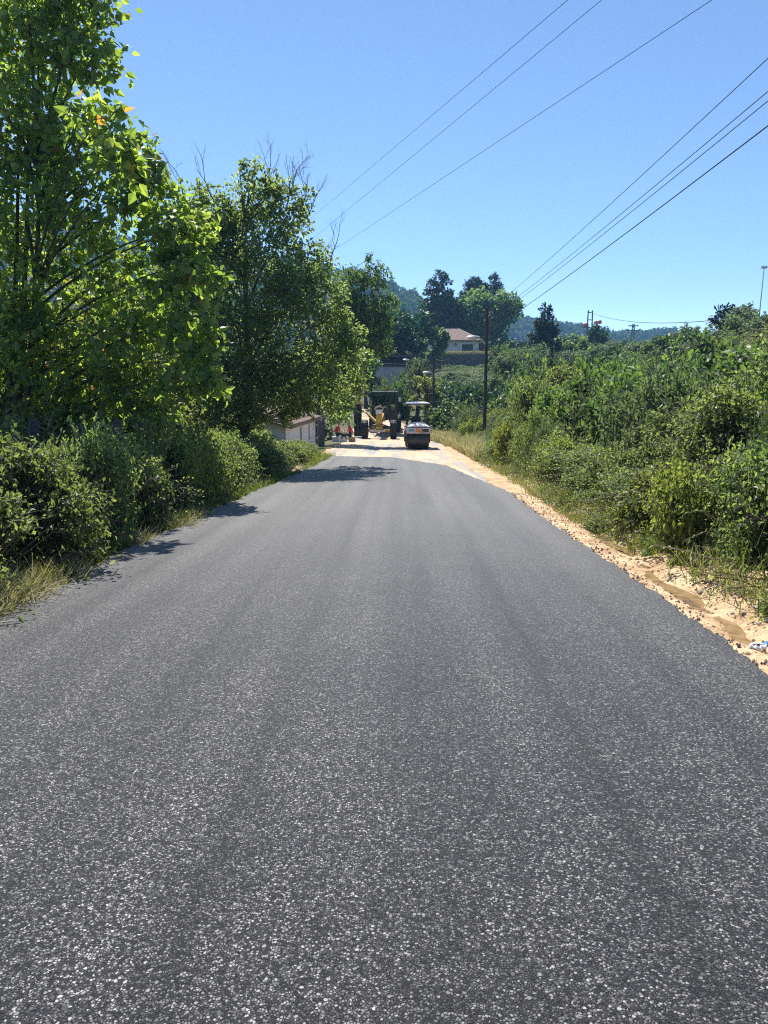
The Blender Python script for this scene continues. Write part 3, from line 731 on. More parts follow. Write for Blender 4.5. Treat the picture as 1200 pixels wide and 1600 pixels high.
def wire(label, a, b, sag, r=.011, cat='wire', group=None):
    a, b = Vector(a), Vector(b); m = MB(); pts = []
    for k in range(41):
        t = k / 40; p = a.lerp(b, t); p.z -= sag * 4 * t * (1 - t); pts.append(p)
    m.tube(pts, r, 5); o = m.build('overhead_wire', M['wire'], None, True); return tag(o, label, cat, group)
def through(pa_, pb_, ext):
    """straight run through two sighted points, carried on past the first"""
    a, b = P(*pa_), P(*pb_); return a + (a - b) * ext, b
ws_ = [('topmost of the three high wires crossing the sky from the upper middle', (887, 0, 21), (478, 348, 64)), ('middle of the three high wires crossing the sky above the road', (940, 0, 20.5), (474, 385, 65)),
       ('lowest of the three high wires reaching down to the leafy branch', (1112, 0, 18), (470, 425, 66))]
for l, a, b in ws_:
    p, q = through(a, b, .6); wire(l, p, q, .0, .0075)
tA = Vector((pa.x + .16, DA - .02, topA))
for l, a, zz in [('topmost of the four wires from the right sky to the timber pole', (1200, 50, 10), .05), ('second of the four wires running to the timber pole', (1200, 102, 10), .4),
                 ('third of the four wires, close beside the second one', (1200, 117, 10), .55), ('lowest and thickest of the four wires to the timber pole', (1200, 156, 10), 1.0)]:
    q = tA - Vector((0, 0, zz)); p = P(*a); p2 = p + (p - q) * .9
    wire(l, p2 + Vector((0, 0, -.0)), q, .32, .009 if 'lowest' in l else .006)
tB = Vector((pB.x + .16, 57.98, P(677, 560, 58).z))
for k, (l, zz) in enumerate([('upper wire hanging between the two dark poles', .1), ('middle wire hanging between the two dark poles', .45), ('lower wire hanging between the two dark poles', .8)]):
    wire(l, tA - Vector((0, 0, zz + .9)), tB - Vector((0, 0, zz)), .5, .012)
tC = Vector((pC.x + .16, 74.98, P(655, 568, 75).z))
for l, zz in [('upper wire from the thin pole into the pale tree', .1), ('lower wire from the thin pole into the pale tree', .5)]:
    wire(l, tB - Vector((0, 0, zz)), tC - Vector((0, 0, zz)), .3, .012)
for l, y0 in [('upper pale wire in front of the dark roofed building', 554), ('lower pale wire in front of the dark roofed building', 567)]:
    wire(l, tC - Vector((0, 0, .1 if y0 < 560 else .5)), P(500, y0 + 2, 84), .25, .014)
wire('long thin wire from the far double mast to the right hill', P(920, 487, 150), P(1150, 497, 64), 1.1, .035)

# ------------------------------------------------------------------ machines
SL = -math.atan(.0435)
def tag_wheel(parent, x, y, z, r, w, name='wheel', side=1):
    t = MB(); prof = [(-w / 2, r * .62), (-w / 2, r * .9), (-w * .38, r * .985), (0, r), (w * .38, r * .985), (w / 2, r * .9), (w / 2, r * .62)]
    n = 32; v = [(x + a, y + b * math.cos(2 * math.pi * k / n), z + b * math.sin(2 * math.pi * k / n)) for a, b in prof for k in range(n)]
    f = [(i * n + k, i * n + (k + 1) % n, (i + 1) * n + (k + 1) % n, (i + 1) * n + k) for i in range(6) for k in range(n)]
    t.add(v, f)
    for k in range(20):                  # tread lugs
        a = 2 * math.pi * k / 20
        for s in (-1, 1):
            c, s_ = math.cos(a), math.sin(a); c2, s2 = math.cos(a + .1), math.sin(a + .1); c3, s3 = math.cos(a + .06), math.sin(a + .06); c4, s4 = math.cos(a + .18), math.sin(a + .18)
            q = [(x + s * w * .06, c3, s3), (x + s * w * .47, c, s_), (x + s * w * .47, c2, s2), (x + s * w * .06, c4, s4)]
            lo = [(p[0], y + p[1] * r * .96, z + p[2] * r * .96) for p in q]; hi = [(p[0], y + p[1] * r * 1.025, z + p[2] * r * 1.025) for p in q]
            t.add(lo + hi, [(4, 5, 6, 7), (0, 1, 5, 4), (1, 2, 6, 5), (2, 3, 7, 6), (3, 0, 4, 7)])
    wh = t.build('wheel', M['black'], parent, True, 35)
    h = MB(); h.cyl((x - w * .34, y, z), (x + w * .34, y, z), r * .62, 24); h.cyl((x - w * .42, y, z), (x + w * .42, y, z), r * .2, 12)
    h.build('rim', M['yellow'], wh, True)
    for k in range(8):
        pass
    return wh

def roller():
    e = empty('road_roller', (1.02, 37.0, float(road_z(37.0)) - .052), rz=R_(2.5), rx=SL)
    tag(e, 'small tandem road roller with white hood and canopy parked on the dirt', 'road roller')
    for y in (.42, 2.3):
        d = MB(); n = 40; R0 = .42
        prof = [(-.54, .0), (-.54, R0 * .8), (-.5, R0 * .8), (-.5, R0 * .97), (-.485, R0), (.485, R0), (.5, R0 * .97), (.5, R0 * .8), (.54, R0 * .8), (.54, 0)]
        v = [(a, y + b * math.cos(2 * math.pi * k / n), R0 + b * math.sin(2 * math.pi * k / n)) for a, b in prof for k in range(n)]
        d.add(v, [(i * n + k, i * n + (k + 1) % n, (i + 1) * n + (k + 1) % n, (i + 1) * n + k) for i in range(9) for k in range(n)])
        d.build('drum', M['steel'], e, True, 30)
        f = MB()
        for s in (-1, 1): f.prism([(y - .16, .3), (y + .16, .3), (y + .24, .86), (y - .34, .86)], s * .545, s * .6)
        f.build('drum_yoke', M['blackmetal'], e)
        s_ = MB(); s_.box((-.5, y - .47 if y < 1 else y + .44, .5), (.5, y - .44 if y < 1 else y + .47, .57)); s_.build('scraper', M['blackmetal'], e)
    # front hood: grey face, white rounded bonnet
    h = MB(); h.prism([(-.06, .78), (-.08, 1.06), (.95, 1.06), (.95, .62), (.86, .62), (.84, .86), (.0, .86)], -.59, .59); h.build('front_frame', M['greypanel'], e)
    b = MB(); b.box((-.585, -.085, 1.062), (.585, .95, 1.1)); b.build('trim_band', M['navy'], e)
    g = MB(); nx, ny = 14, 8; v = []
    for j in range(ny + 1):
        for i in range(nx + 1):
            a, c = i / nx * 2 - 1, j / ny; prof = min(1, (c / .35)) ** .5 * min(1, ((1 - c) / .06 + .6)) if c < 1 else .6
            v.append((a * .56, -.06 + c * .95, 1.1 + (.20 * (1 - abs(a) ** 3.2) + .03) * (.25 + .75 * prof)))
    base = len(v); g.add(v, [(j * (nx + 1) + i, j * (nx + 1) + i + 1, (j + 1) * (nx + 1) + i + 1, (j + 1) * (nx + 1) + i) for j in range(ny) for i in range(nx)])
    g.add([(-.56, -.06, 1.1), (.56, -.06, 1.1), (.56, .89, 1.1), (-.56, .89, 1.1)], [(0, 3, 2, 1)])
    fr = [v[i] for i in range(nx + 1)]; g.add([(p[0], p[1], 1.1) for p in fr] + fr, [(i, i + 1, nx + 2 + i, nx + 1 + i) for i in range(nx)])
    for side in (0, nx):
        ed = [v[j * (nx + 1) + side] for j in range(ny + 1)]; g.add([(p[0], p[1], 1.1) for p in ed] + ed, [(i, i + 1, ny + 2 + i, ny + 1 + i) for i in range(ny)])
    hd = g.build('hood', M['white'], e, True, 50)
    a_ = MB(); a_.tube([(-.36, .02, 1.27), (-.2, -.02, 1.325), (0, -.03, 1.34), (.2, -.02, 1.325), (.36, .02, 1.27)], .02, 6); a_.build('hood_rib', M['greypanel'], hd, True)
    s = MB(); s.box((-.5, -.088, .88), (-.2, -.079, 1.0)); s.build('sticker', M['blue'], e)
    s = MB(); s.box((-.14, -.088, .84), (.08, -.079, 1.02), .0); s.build('sticker', M['orange'], e)
    s = MB(); s.box((.2, -.095, .86), (.5, -.08, 1.0)); s.build('air_grille', M['blackmetal'], e)
    s = MB(); s.box((.11, -.1, .8), (.185, -.08, 1.02)); s.build('tow_plate', M['yellow'], e)
    for k in range(3):
        s = MB(); s.tube([(.15 + k * .13, -.11, .80), (.21 + k * .13, -.15, .76), (.27 + k * .13, -.11, .8)], .016, 6); s.build('tow_ring', M['lampgrey'], e, True)
    for sx in (-1, 1):
        s = MB(); s.box((sx * .58, -.02, 1.04), (sx * .68, .12, 1.2), .015); l = s.build('headlight', M['white'], e)
        s = MB(); s.cyl((sx * .632, -.026, 1.12), (sx * .632, -.012, 1.12), .035, 12); s.build('lens', M['blackmetal'], l)
        s = MB(); s.box((sx * .6, .02, .82), (sx * .655, .1, .95), .01); s.build('turn_signal', M['orange'], e)
    # operator's place
    s = MB(); s.box((-.55, .98, .62), (.55, 1.9, .7)); s.build('platform', M['blackmetal'], e)
    s = MB(); s.box((-.3, 1.42, .70), (.3, 1.85, .9), .04); s.box((-.27, 1.4, .9), (.27, 1.86, 1.06), .05); st = s.build('seat', M['blackmetal'], e)
    s = MB(); s.box((-.26, 1.82, 1.02), (.26, 1.94, 1.6), .05); s.build('backrest', M['blackmetal'], st)
    s = MB(); s.box((-.34, .92, .7), (.34, 1.12, 1.35), .04); cn = s.build('console', M['blackmetal'], e)
    s = MB(); s.tube([(0, 1.1, 1.3), (0, 1.24, 1.48)], .025, 6)
    for k in range(20):
        a, b2 = 2 * math.pi * k / 20, 2 * math.pi * (k + 1) / 20
        s.tube([(.19 * math.cos(a), 1.24 - .1 * math.sin(a), 1.48 + .16 * math.sin(a)), (.19 * math.cos(b2), 1.24 - .1 * math.sin(b2), 1.48 + .16 * math.sin(b2))], .014, 5)
    s.build('steering_wheel', M['blackmetal'], cn)
    s = MB(); s.box((-.57, 1.96, .6), (.57, 2.75, 1.2), .06); s.build('rear_body', M['white'], e)
    for sx in (-1, 1):
        for y in (.95, 2.2):
            s = MB(); s.tube([(sx * .5, y, .7), (sx * .49, y + (.02 if y < 1 else -.02), 2.2)], .032, 8); s.build('post', M['blackmetal'], e, True)
        s = MB(); s.tube([(sx * .5, .97, 1.5), (sx * .5, 2.17, 1.5)], .02, 6); s.build('handrail', M['blackmetal'], e)
    s = MB(); s.tube([(-.5, 2.18, 1.62), (.5, 2.18, 1.62)], .022, 6); s.build('handrail', M['blackmetal'], e)
    c = MB(); c.box((-.63, .7, 2.2), (.63, 2.5, 2.24), .015); c.build('canopy_frame', M['blackmetal'], e)
    c = MB(); v = []; nx, ny = 12, 10
    for j in range(ny + 1):
        for i in range(nx + 1):
            a, b2 = i / nx * 2 - 1, j / ny * 2 - 1; v.append((a * .63, 1.6 + b2 * .95, 2.28 + .075 * (1 - a ** 4) * (1 - b2 ** 6) + .02))
    c.add(v, [(j * (nx + 1) + i, j * (nx + 1) + i + 1, (j + 1) * (nx + 1) + i + 1, (j + 1) * (nx + 1) + i) for j in range(ny) for i in range(nx)])
    c.box((-.63, .65, 2.241), (.63, 2.55, 2.3)); c.build('canopy', M['white'], e, True, 50)
roller()

def grader():
    y0 = 53.2
    e = empty('motor_grader', (-1.36, y0, float(road_z(y0)) - .06), rz=R_(-3), rx=R_(.6))
    tag(e, 'yellow motor grader facing the camera with its dark blade swung upright beside it', 'motor grader')
    wh = tag_wheel(e, -1.03, 0, .66, .66, .44); tag_wheel(e, 1.03, 0, .66, .66, .44)
    b = MB(); b.prism([(-.14, .46), (.14, .46), (.14, .66), (-.14, .66)], -.8, .8); b.box((-.25, -.2, .66), (.25, .2, .8), .02); b.build('front_axle', M['yellow'], e)
    b = MB(); b.box((-.74, -.32, .5), (.45, -.18, .62), .02); b.build('push_bar', M['greypanel'], e)
    # nose, headlight plate, arched main beam
    b = MB(); b.box((-.2, -.35, 1.08), (.24, .1, 1.75), .03); b.build('nose', M['yellow'], e)
    b = MB(); b.box((-.22, -.34, 1.755), (.26, -.1, 2.04), .03); hl = b.build('headlight_box', M['white'], e)
    for q in (-.1, .14):
        b = MB(); b.cyl((q, -.352, 1.9), (q, -.338, 1.9), .075, 14); b.build('lens', M['glasslens'], hl)
    b = MB(); b.tube([(-.3, -.2, 2.05), (-.2, -.2, 2.22), (.02, -.2, 2.3), (.24, -.2, 2.2), (.32, -.2, 2.02)], .05, 8); b.build('hose_hoop', M['khaki'], e, True)
    b = MB(); b.prism([(.0, .8), (.2, 1.15), (1.6, 1.55), (3.0, 1.75), (3.6, 1.4), (3.6, 1.0), (3.0, 1.35), (1.6, 1.2), (.2, .8)], -.16, .18); b.build('main_beam', M['yellow'], e)
    b = MB(); b.prism([(.1, .85), (2.6, .55), (2.6, .72), (.1, 1.0)], -.12, .12); b.build('drawbar', M['yellow'], e)
    b = MB(); n = 28
    b.tube([(.65 * math.cos(2 * math.pi * k / n), 2.6 + .65 * math.sin(2 * math.pi * k / n), .62) for k in range(n + 1)], .08, 6); b.build('circle', M['blackmetal'], e, True)
    # blade swung up to the side: a curved plate standing upright
    b = MB(); v = []; nn = 9
    for z in (-.0, 2.35):
        for k in range(nn + 1):
            a = k / nn; v.append((-1.92 + .56 * a, 1.0 + .12 * math.sin(a * math.pi), z + .05))
        for k in range(nn, -1, -1):
            a = k / nn; v.append((-1.92 + .56 * a, 1.07 + .12 * math.sin(a * math.pi), z + .05))
    m_ = 2 * (nn + 1); b.add(v, [tuple(range(m_)), tuple(range(2 * m_ - 1, m_ - 1, -1))] + [(k, (k + 1) % m_, m_ + (k + 1) % m_, m_ + k) for k in range(m_)])
    bl = b.build('blade', M['blackmetal'], e, True, 30)
    b = MB(); b.box((-1.93, .95, 2.402), (-1.33, 1.3, 2.6), .06); b.build('end_bit', M['yellow'], bl)
    b = MB(); b.tube([(-1.3, 1.15, 1.95), (-.95, .6, 1.8)], .08, 8); b.tube([(-.95, .6, 1.8), (-.2, -.1, 1.18)], [.085, .11], 10); b.build('side_shift_arm', M['yellow'], e, True)
    for sx in (-1, 1):
        b = MB(); b.tube([(sx * .35, 1.9, 2.15), (sx * .75, 2.3, .7)], [.075, .05], 10); b.tube([(sx * .1, 1.9, 2.0), (sx * .4, 1.9, 2.15)], .06, 8); b.build('lift_cylinder', M['blackmetal'], e, True)
        b = MB(); b.tube([(sx * .2, .1, 1.0), (sx * .8, .05, .8)], .05, 8); b.build('steering_rod', M['blackmetal'], e, True)
    # cab
    X0, X1, Y0, Y1, Z0, Z1 = -.78, 1.02, 3.5, 5.1, 1.1, 3.12
    b = MB()
    for x in (X0, X1):
        for y in (Y0, Y1): b.box((x - .05, y - .05, Z0), (x + .05, y + .05, Z1), .01)
        b.box((x - .045, Y0 + .05, Z0 + .0), (x + .045, Y1 - .05, Z0 + .55))
    b.box((X0 + .05, Y0 - .04, Z0), (X1 - .05, Y0 + .04, Z0 + .75)); b.box((X0 + .05, Y1 - .04, Z0), (X1 - .05, Y1 + .04, Z0 + .9)); b.box((.56, Y0 - .045, Z0 + .75), (.64, Y0 + .045, Z1))
    cb = b.build('cab', M['blackmetal'], e)
    b = MB(); b.box((X0 - .12, Y0 - .15, Z1), (X1 + .12, Y1 + .12, Z1 + .12), .04); b.build('roof', M['blackmetal'], cb)
    for nme, a, c in (('window', (X0 + .06, Y0 - .008, Z0 + .76), (.55, Y0 + .008, Z1 - .01)), ('window', (.65, Y0 - .008, Z0 + .76), (X1 - .06, Y0 + .008, Z1 - .01)), ('window', (X0 + .06, Y1 - .008, Z0 + .92), (X1 - .06, Y1 + .008, Z1 - .01)),
                      ('window', (X0 - .008, Y0 + .06, Z0 + .56), (X0 + .008, Y1 - .06, Z1 - .01)), ('window', (X1 - .008, Y0 + .06, Z0 + .56), (X1 + .008, Y1 - .06, Z1 - .01))):
        b = MB(); b.box(a, c); b.build(nme, M['glass'], cb)
    b = MB(); b.box((-.2, 4.3, 1.4), (.4, 4.8, 1.85), .05); b.box((-.18, 4.75, 1.85), (.38, 4.9, 2.5), .05); b.build('seat', M['blackmetal'], cb)
    b = MB(); b.box((-.18, 3.66, 1.3), (.36, 3.85, 2.15), .03); b.tube([(-.15, 3.9, 2.2), (.1, 3.95, 2.32), (.34, 3.9, 2.2)], .03, 6); b.build('console', M['blackmetal'], cb)
    for sx, xx in ((-1, X0), (1, X1)):
        b = MB(); b.tube([(xx, Y0, 2.7), (xx + sx * .25, Y0 - .2, 2.75)], .02, 5); mi = b.build('mirror_arm', M['blackmetal'], cb)
        b = MB(); b.box((xx + sx * .2, Y0 - .24, 2.5), (xx + sx * .36, Y0 - .18, 2.85), .02); b.build('mirror', M['greypanel'], mi)
        b = MB(); b.tube([(xx + sx * .1, 3.4, .5), (xx + sx * .1, 3.5, 1.1)], .03, 5); b.tube([(xx + sx * .1, 3.8, .5), (xx + sx * .1, 3.8, 1.1)], .03, 5)
        for z in (.55, .8, 1.05): b.tube([(xx + sx * .1, 3.42, z), (xx + sx * .1, 3.8, z)], .025, 5)
        b.build('step', M['blackmetal'], cb)
    b = MB(); b.tube([(.2, 4.3, 3.245), (.2, 4.3, 3.36)], [.08, .06], 10); b.build('beacon', M['orange'], cb, True)
    # engine end and tandem wheels
    b = MB(); b.box((-.62, 5.2, 1.0), (.75, 8.0, 2.1), .08); en = b.build('engine_hood', M['yellow'], e)
    b = MB(); b.tube([(.3, 6.4, 2.1), (.3, 6.4, 2.9)], .07, 10); b.build('exhaust', M['blackmetal'], en, True)
    for sx in (-1, 1):
        for y in (5.75, 7.2): tag_wheel(e, sx * 1.0, y, .66, .66, .42)
        b = MB(); b.box((sx * .62, 5.3, .5), (sx * .76, 7.6, .85), .05); b.build('tandem_case', M['yellow'], e)
grader()

# ------------------------------------------------------------------ people
def skin_obj(name, verts, edges, mat, parent, sub=1):
    me = bpy.data.meshes.new(name); me.from_pydata([v[:3] for v in verts], edges, [])
    me.materials.append(mat)
    o = bpy.data.objects.new(name, me); COL.objects.link(o); o.parent = parent
    bm = bmesh.new(); bm.from_mesh(me); ly = bm.verts.layers.skin.verify(); bm.verts.ensure_lookup_table()
    for k, v in enumerate(verts):
        r = v[3]; bm.verts[k][ly].radius = (r, r) if not hasattr(r, '__len__') else r; bm.verts[k][ly].use_root = (k == 0)
    bm.to_mesh(me); bm.free()
    m = o.modifiers.new('skin', 'SKIN'); m.use_smooth_shade = True
    s = o.modifiers.new('sub', 'SUBSURF'); s.levels = sub; s.render_levels = sub
    return o

def seated(label, x, y, facing, lean, flip=1):
    z = float(road_z(y)) - .07 if abs(x) < 3.6 else gz(x, y)
    e = empty('person', (x, y, z), rz=facing); tag(e, label, 'person')
    L = lean
    V, E = [], []
    def add(p, r, par=None):
        V.append((*p, r)); 
        if par is not None: E.append((par, len(V) - 1))
        return len(V) - 1
    pel = add((0, 0, .47), .13); sp = add((.03 + L * .3, 0, .68), .125, pel); ch = add((.07 + L * .7, 0, .88), .14, sp); nk = add((.10 + L, 0, 1.04), .055, ch)
    hb = add((.13 + L * 1.15, 0, 1.13), .075, nk); hd = add((.135 + L * 1.2, 0, 1.22), .092, hb); ht = add((.12 + L * 1.2, 0, 1.29), .07, hd); add((.235 + L * 1.2, 0, 1.185), .02, hd)
    hands = []
    for s in (-1, 1):
        hp = add((.08, s * .1, .47), .10, pel); kn = add((.46, s * .15, .50), .065, hp); an = add((.42 + .05 * s, s * .15, .10), .042, kn); add((.58 + .05 * s, s * .16, .035), .035, an)
        sh = add((.08 + L * .8, s * .19, .95), .06, ch); el = add((.22 + L * .6, s * .25, .70), .043, sh); wr = add((.42 + L * .4, s * .12, .64), .03, el); pm = add((.49 + L * .4, s * .09, .62), .034, wr)
        for k in range(4): f1 = add((.545 + L * .4 - .004 * abs(k - 1.5), s * .09 + (k - 1.5) * .021, .615), .0105, pm); add((.575 + L * .4, s * .09 + (k - 1.5) * .021, .59), .009, f1)
        th = add((.50 + L * .4, s * .055, .645), .011, pm); add((.535 + L * .4, s * .045, .64), .0095, th)
    skin_obj('body', V, E, M['skin'], e)
    # shirt
    V2 = [(.02 + L * .1, 0, .56, .155), (.03 + L * .3, 0, .68, .15), (.07 + L * .7, 0, .88, .165), (.095 + L * .95, 0, .985, .085)]; E2 = [(0, 1), (1, 2), (2, 3)]
    for s in (-1, 1):
        V2 += [(.08 + L * .8, s * .195, .95, .078), (.18 + L * .66, s * .236, .77, .062)]; n = len(V2); E2 += [(2, n - 2), (n - 2, n - 1)]
    skin_obj('shirt', V2, E2, M['red'], e)
    V3 = [(0, 0, .49, .15)]; E3 = []
    for s in (-1, 1):
        V3 += [(.1, s * .1, .48, .115), (.46, s * .15, .505, .078), (.425 + .05 * s, s * .15, .13, .06)]; n = len(V3); E3 += [(0, n - 3), (n - 3, n - 2), (n - 2, n - 1)]
    skin_obj('trousers', V3, E3, M['denim'], e)
    for s in (-1, 1):
        b = MB(); b.box((.36 + .05 * s, s * .15 - .045, 0), (.64 + .05 * s, s * .15 + .045, .085), .03); b.build('shoe', M['blackmetal'], e)
        b = MB(); b.ball((.223 + L * 1.2, s * .033, 1.225), .011, 8, 6); b.build('eye', M['hair'], e, True)
        b = MB(); b.ball((.125 + L * 1.2, s * .098, 1.2), (.02, .012, .03), 8, 6); b.build('ear', M['skin'], e, True)
    b = MB(); b.ball((.115 + L * 1.2, 0, 1.262), (.102, .098, .085), 14, 8); b.build('hair', M['hair'], e, True)
    b = MB(); b.tube([(.222 + L * 1.2, -.025, 1.152), (.228 + L * 1.2, 0, 1.15), (.222 + L * 1.2, .025, 1.152)], .006, 5); b.build('mouth', M['red'], e)
    return z
z1 = seated('person in red shirt and dark trousers seated on a tan box facing left', -2.95, 47.2, math.pi, .06)
seat = empty('box', (-2.95, 47.2, z1)); tag(seat, 'tan cardboard box the right-hand seated person sits on', 'box')
b = MB(); b.box((-.2, -.2, 0), (.22, .2, .335), .01); b.build('carton', M['khaki'], seat)
b = MB(); b.box((-.21, -.205, .337), (.01, .205, .347)); b.box((.02, -.205, .337), (.23, .205, .347)); b.build('flap', M['khaki'], seat)
z2 = seated('person in red shirt seated in the shade by the planks facing right', -4.0, 47.3, 0, .1)
seat = empty('crate', (-4.0, 47.3, z2)); tag(seat, 'pale crate under the person seated in the shade', 'crate')
for k in range(3):
    b = MB(); b.box((-.2, -.2, .01 + k * .115), (.2, .2, .10 + k * .115), .006); b.build('slat', M['greypanel'], seat)
b = MB()
for sx in (-.17, .17):
    for sy in (-.17, .17): b.box((sx - .02, sy - .02, 0), (sx + .02, sy + .02, .33))
b.build('corner_post', M['plank'], seat)
for k, (x, lab) in enumerate([(-3.42, 'white plastic jug on the ground between the two seated people'), (-3.58, 'small white pail on the ground near the seated people')]):
    e = empty('jug' if k == 0 else 'pail', (x, 47.0, float(road_z(47)) - .07)); tag(e, lab, 'jug' if k == 0 else 'pail')
    b = MB(); b.tube([(0, 0, 0), (0, 0, .02), (0, 0, .24), (0, 0, .3), (0, 0, .34)] if k == 0 else [(0, 0, 0), (0, 0, .22), (0, 0, .24)], [.1, .11, .11, .05, .04] if k == 0 else [.1, .13, .14], 14); b.build('body', M['plastic'], e, True)
    b = MB(); b.tube(curve((-.1, 0, .2), (.1, 0, .2), (0, 0, .35)), .012, 5); b.build('handle', M['plastic'], e)

# ------------------------------------------------------------------ fence posts on the left bank
for k, (px, py, D, w, lab) in enumerate([(182, 657, 11.0, .13, 'nearest grey concrete fence post rising from the brambles on the left'), (217, 661, 13.3, .12, 'second grey fence post, shorter, beside the nearest one'), (280, 664, 16.5, .12, 'third grey fence post in the dappled shade further along the left bank'), (52, 655, 10.6, .12, 'dark fence post among the stems at the left edge'), (126, 662, 10.8, .11, 'squat dark fence post under the low mulberry boughs')]):
    p = P(px, py, D); z = gz(p.x, D) - .2
    e = empty('fence_post', (p.x, D, z), rz=R_(12 + 9 * k)); tag(e, lab, 'fence post', 'fence posts along the left bank'); H = p.z - z
    b = MB(); b.box((-w / 2, -w / 2, 0), (w / 2, w / 2, H), .012); b.build('shaft', M['post'], e)
    b = MB(); b.tube([(-w / 2 - .01, -w / 2 - .01, H - .2), (w / 2 + .01, -w / 2 - .01, H - .2), (w / 2 + .01, w / 2 + .01, H - .2), (-w / 2 - .01, w / 2 + .01, H - .2), (-w / 2 - .01, -w / 2 - .01, H - .2)], .006, 4); b.build('wire_tie', M['wire'], e)
# wooden rail seen through the leaves
a = P(150, 632, 17.4); b_ = P(208, 632, 17.4)
e = empty('timber_rail', ((a.x + b_.x) / 2, 17.4, gz(a.x, 17.4))); tag(e, 'weathered timber rail on two stakes behind the mulberry leaves', 'rail')
zz = a.z - e.location.z; W = (b_.x - a.x) / 2
b = MB(); b.box((-W, -.03, zz - .08), (W, .03, zz + .08), .01); b.build('plank', M['greybark'], e)
for q in (-W * .8, W * .8):
    b = MB(); b.tube([(q, .08, -.1), (q, .08, zz + .1)], .05, 8); b.build('stake', M['greybark'], e, True)

# ------------------------------------------------------------------ roadside trees, left
T1 = PL([(L_[0], L_[1], L_[2] * 1.2, *[q * (1.19 if i_ == 0 else 1) for i_, q in enumerate(L_[3:])]) for L_ in [(40, -45, 13, 1.15), (135, -15, 13, .7), (60, 70, 13, 1.05), (140, 85, 13, .6), (28, 190, 12.8, 1.05), (118, 215, 13, .85, .9), (195, 245, 12.6, .62), (228, 262, 12.6, .4),
         (40, 320, 13, 1.05, .75), (140, 325, 12.6, .95, .85), (235, 310, 12.6, .6), (272, 365, 12.4, .55), (60, 430, 13, 1.0, .6), (170, 430, 13, .9, .65), (285, 415, 12.2, .55), (245, 480, 12.2, .7, .8), (318, 425, 12, .35),
         (300, 500, 12, .5), (200, 540, 12.4, .85, .8), (80, 545, 12.6, .95, .6), (290, 585, 11.8, .55), (330, 600, 11.8, .33), (215, 615, 12.4, .6), (110, 630, 13, .8, .7), (20, 610, 13.5, .9, .7), (-60, 100, 13.5, 1.3), (-60, 350, 13.5, 1.3, .8), (-50, 560, 13.5, 1.2, .7), (300, 350, 12.6, .5), (320, 545, 12, .4), (60, 662, 12.6, .55), (150, 655, 12.4, .5), (245, 642, 12.3, .45), (20, 500, 12.6, .7), (180, 228, 9.8, .38, .8), (150, 190, 10.0, .42, .8), (200, 262, 9.9, .3, .8)]])
b1 = P(37, 690, 15.6)
tree('mulberry_tree', 'tall broadleaf tree with large bright backlit leaves at the left edge of the photo', 'tree', (b1.x, 15.6), T1, 'leaf_mulberry', T_BROAD, .165, 740, 11, trunk_r=.10, droop=.5, stems=[(0, 0), (-.28, .1), (-.6, .35)], kw=dict(up=.35, lpt=9, spread=.15))
T2 = PL([(330, 345, 23, .9, .7), (395, 315, 23, 1.0), (450, 345, 23, .8), (420, 400, 22.6, 1.2), (345, 420, 23, 1.2), (485, 405, 23, .75), (505, 455, 23, .8), (300, 400, 23.6, 1.0), (520, 500, 23, .75), (535, 545, 23, .6), (490, 560, 22.6, .95), (440, 490, 22.2, 1.2),
         (370, 510, 22.4, 1.2), (310, 500, 23, 1.1), (455, 590, 22.4, 1.1), (390, 600, 22.2, 1.2), (520, 610, 23, .7), (335, 590, 22.6, 1.1), (470, 612, 23, .55), (395, 640, 22.4, .6), (350, 660, 22.4, .9), (280, 650, 22.5, 1.0), (450, 648, 22.5, .34), (472, 640, 22.5, .36), (450, 640, 22.8, .4), (485, 630, 23, .3), (560, 590, 23.5, .4), (285, 360, 23.5, .9), (268, 430, 23.5, 1.0), (262, 510, 23.5, 1.0), (400, 690, 23, .6), (355, 695, 23, .8), (310, 310, 23.4, .6), (470, 300, 23, .4, .6), (365, 345, 23, .8), (295, 330, 23.4, .6), (300, 450, 23.6, 1.0), (350, 380, 23, .9), (455, 450, 22.6, .9), (410, 560, 22, .9), (560, 560, 24, .5), (545, 600, 24, .6), (525, 640, 24, .45), (440, 290, 23, .5, .7), (400, 280, 23, .5, .6), (548, 520, 23, .5), (400, 255, 23, .35, .5), (430, 290, 23, .5, .6), (375, 270, 23, .4, .4), (340, 300, 23, .4, .4), (290, 560, 23, 1.0)])
bare = [(P(300, 330, 23), (-.35, 0, 1), 1.0, .02), (P(345, 330, 23), (-.5, 0, 1), 1.0, .02), (P(420, 300, 23), (.1, 0, 1), .8, .018), (P(450, 310, 23), (.35, 0, 1), .85, .02), (P(480, 340, 23), (.45, 0, 1), .7, .016), (P(515, 420, 23), (.3, 0, 1), .85, .018), (P(445, 330, 23), (.2, 0, 1), .9, .02), (P(470, 330, 23), (.25, .2, 1), .8, .018)]
b2 = P(380, 710, 23)
tree('walnut_tree', 'dense dark green walnut tree with bare dead twigs on top, over the hut', 'tree', (b2.x, 23), T2, 'leaf_walnut', T_FOLD, .13, 1350, 12, trunk_r=.17, bark='greybark', droop=.35, bare=bare, kw=dict(up=.4, lpt=12, shell=.66))
T3 = PL([(550, 430, 42, .9, .7), (585, 428, 42, .9, .7), (572, 470, 42, 1.1, .8), (598, 500, 42, .75), (555, 505, 42, 1.2, .8), (590, 535, 42, .8), (545, 545, 42, 1.3), (520, 580, 42, 1.3), (548, 582, 43, .8), (575, 405, 42, .4, .5), (540, 470, 42, 1.0), (610, 470, 42, .5, .7), (530, 520, 42, 1.1), (606, 540, 43, .5, .7), (530, 620, 43, 1.1), (530, 640, 44, .8)])
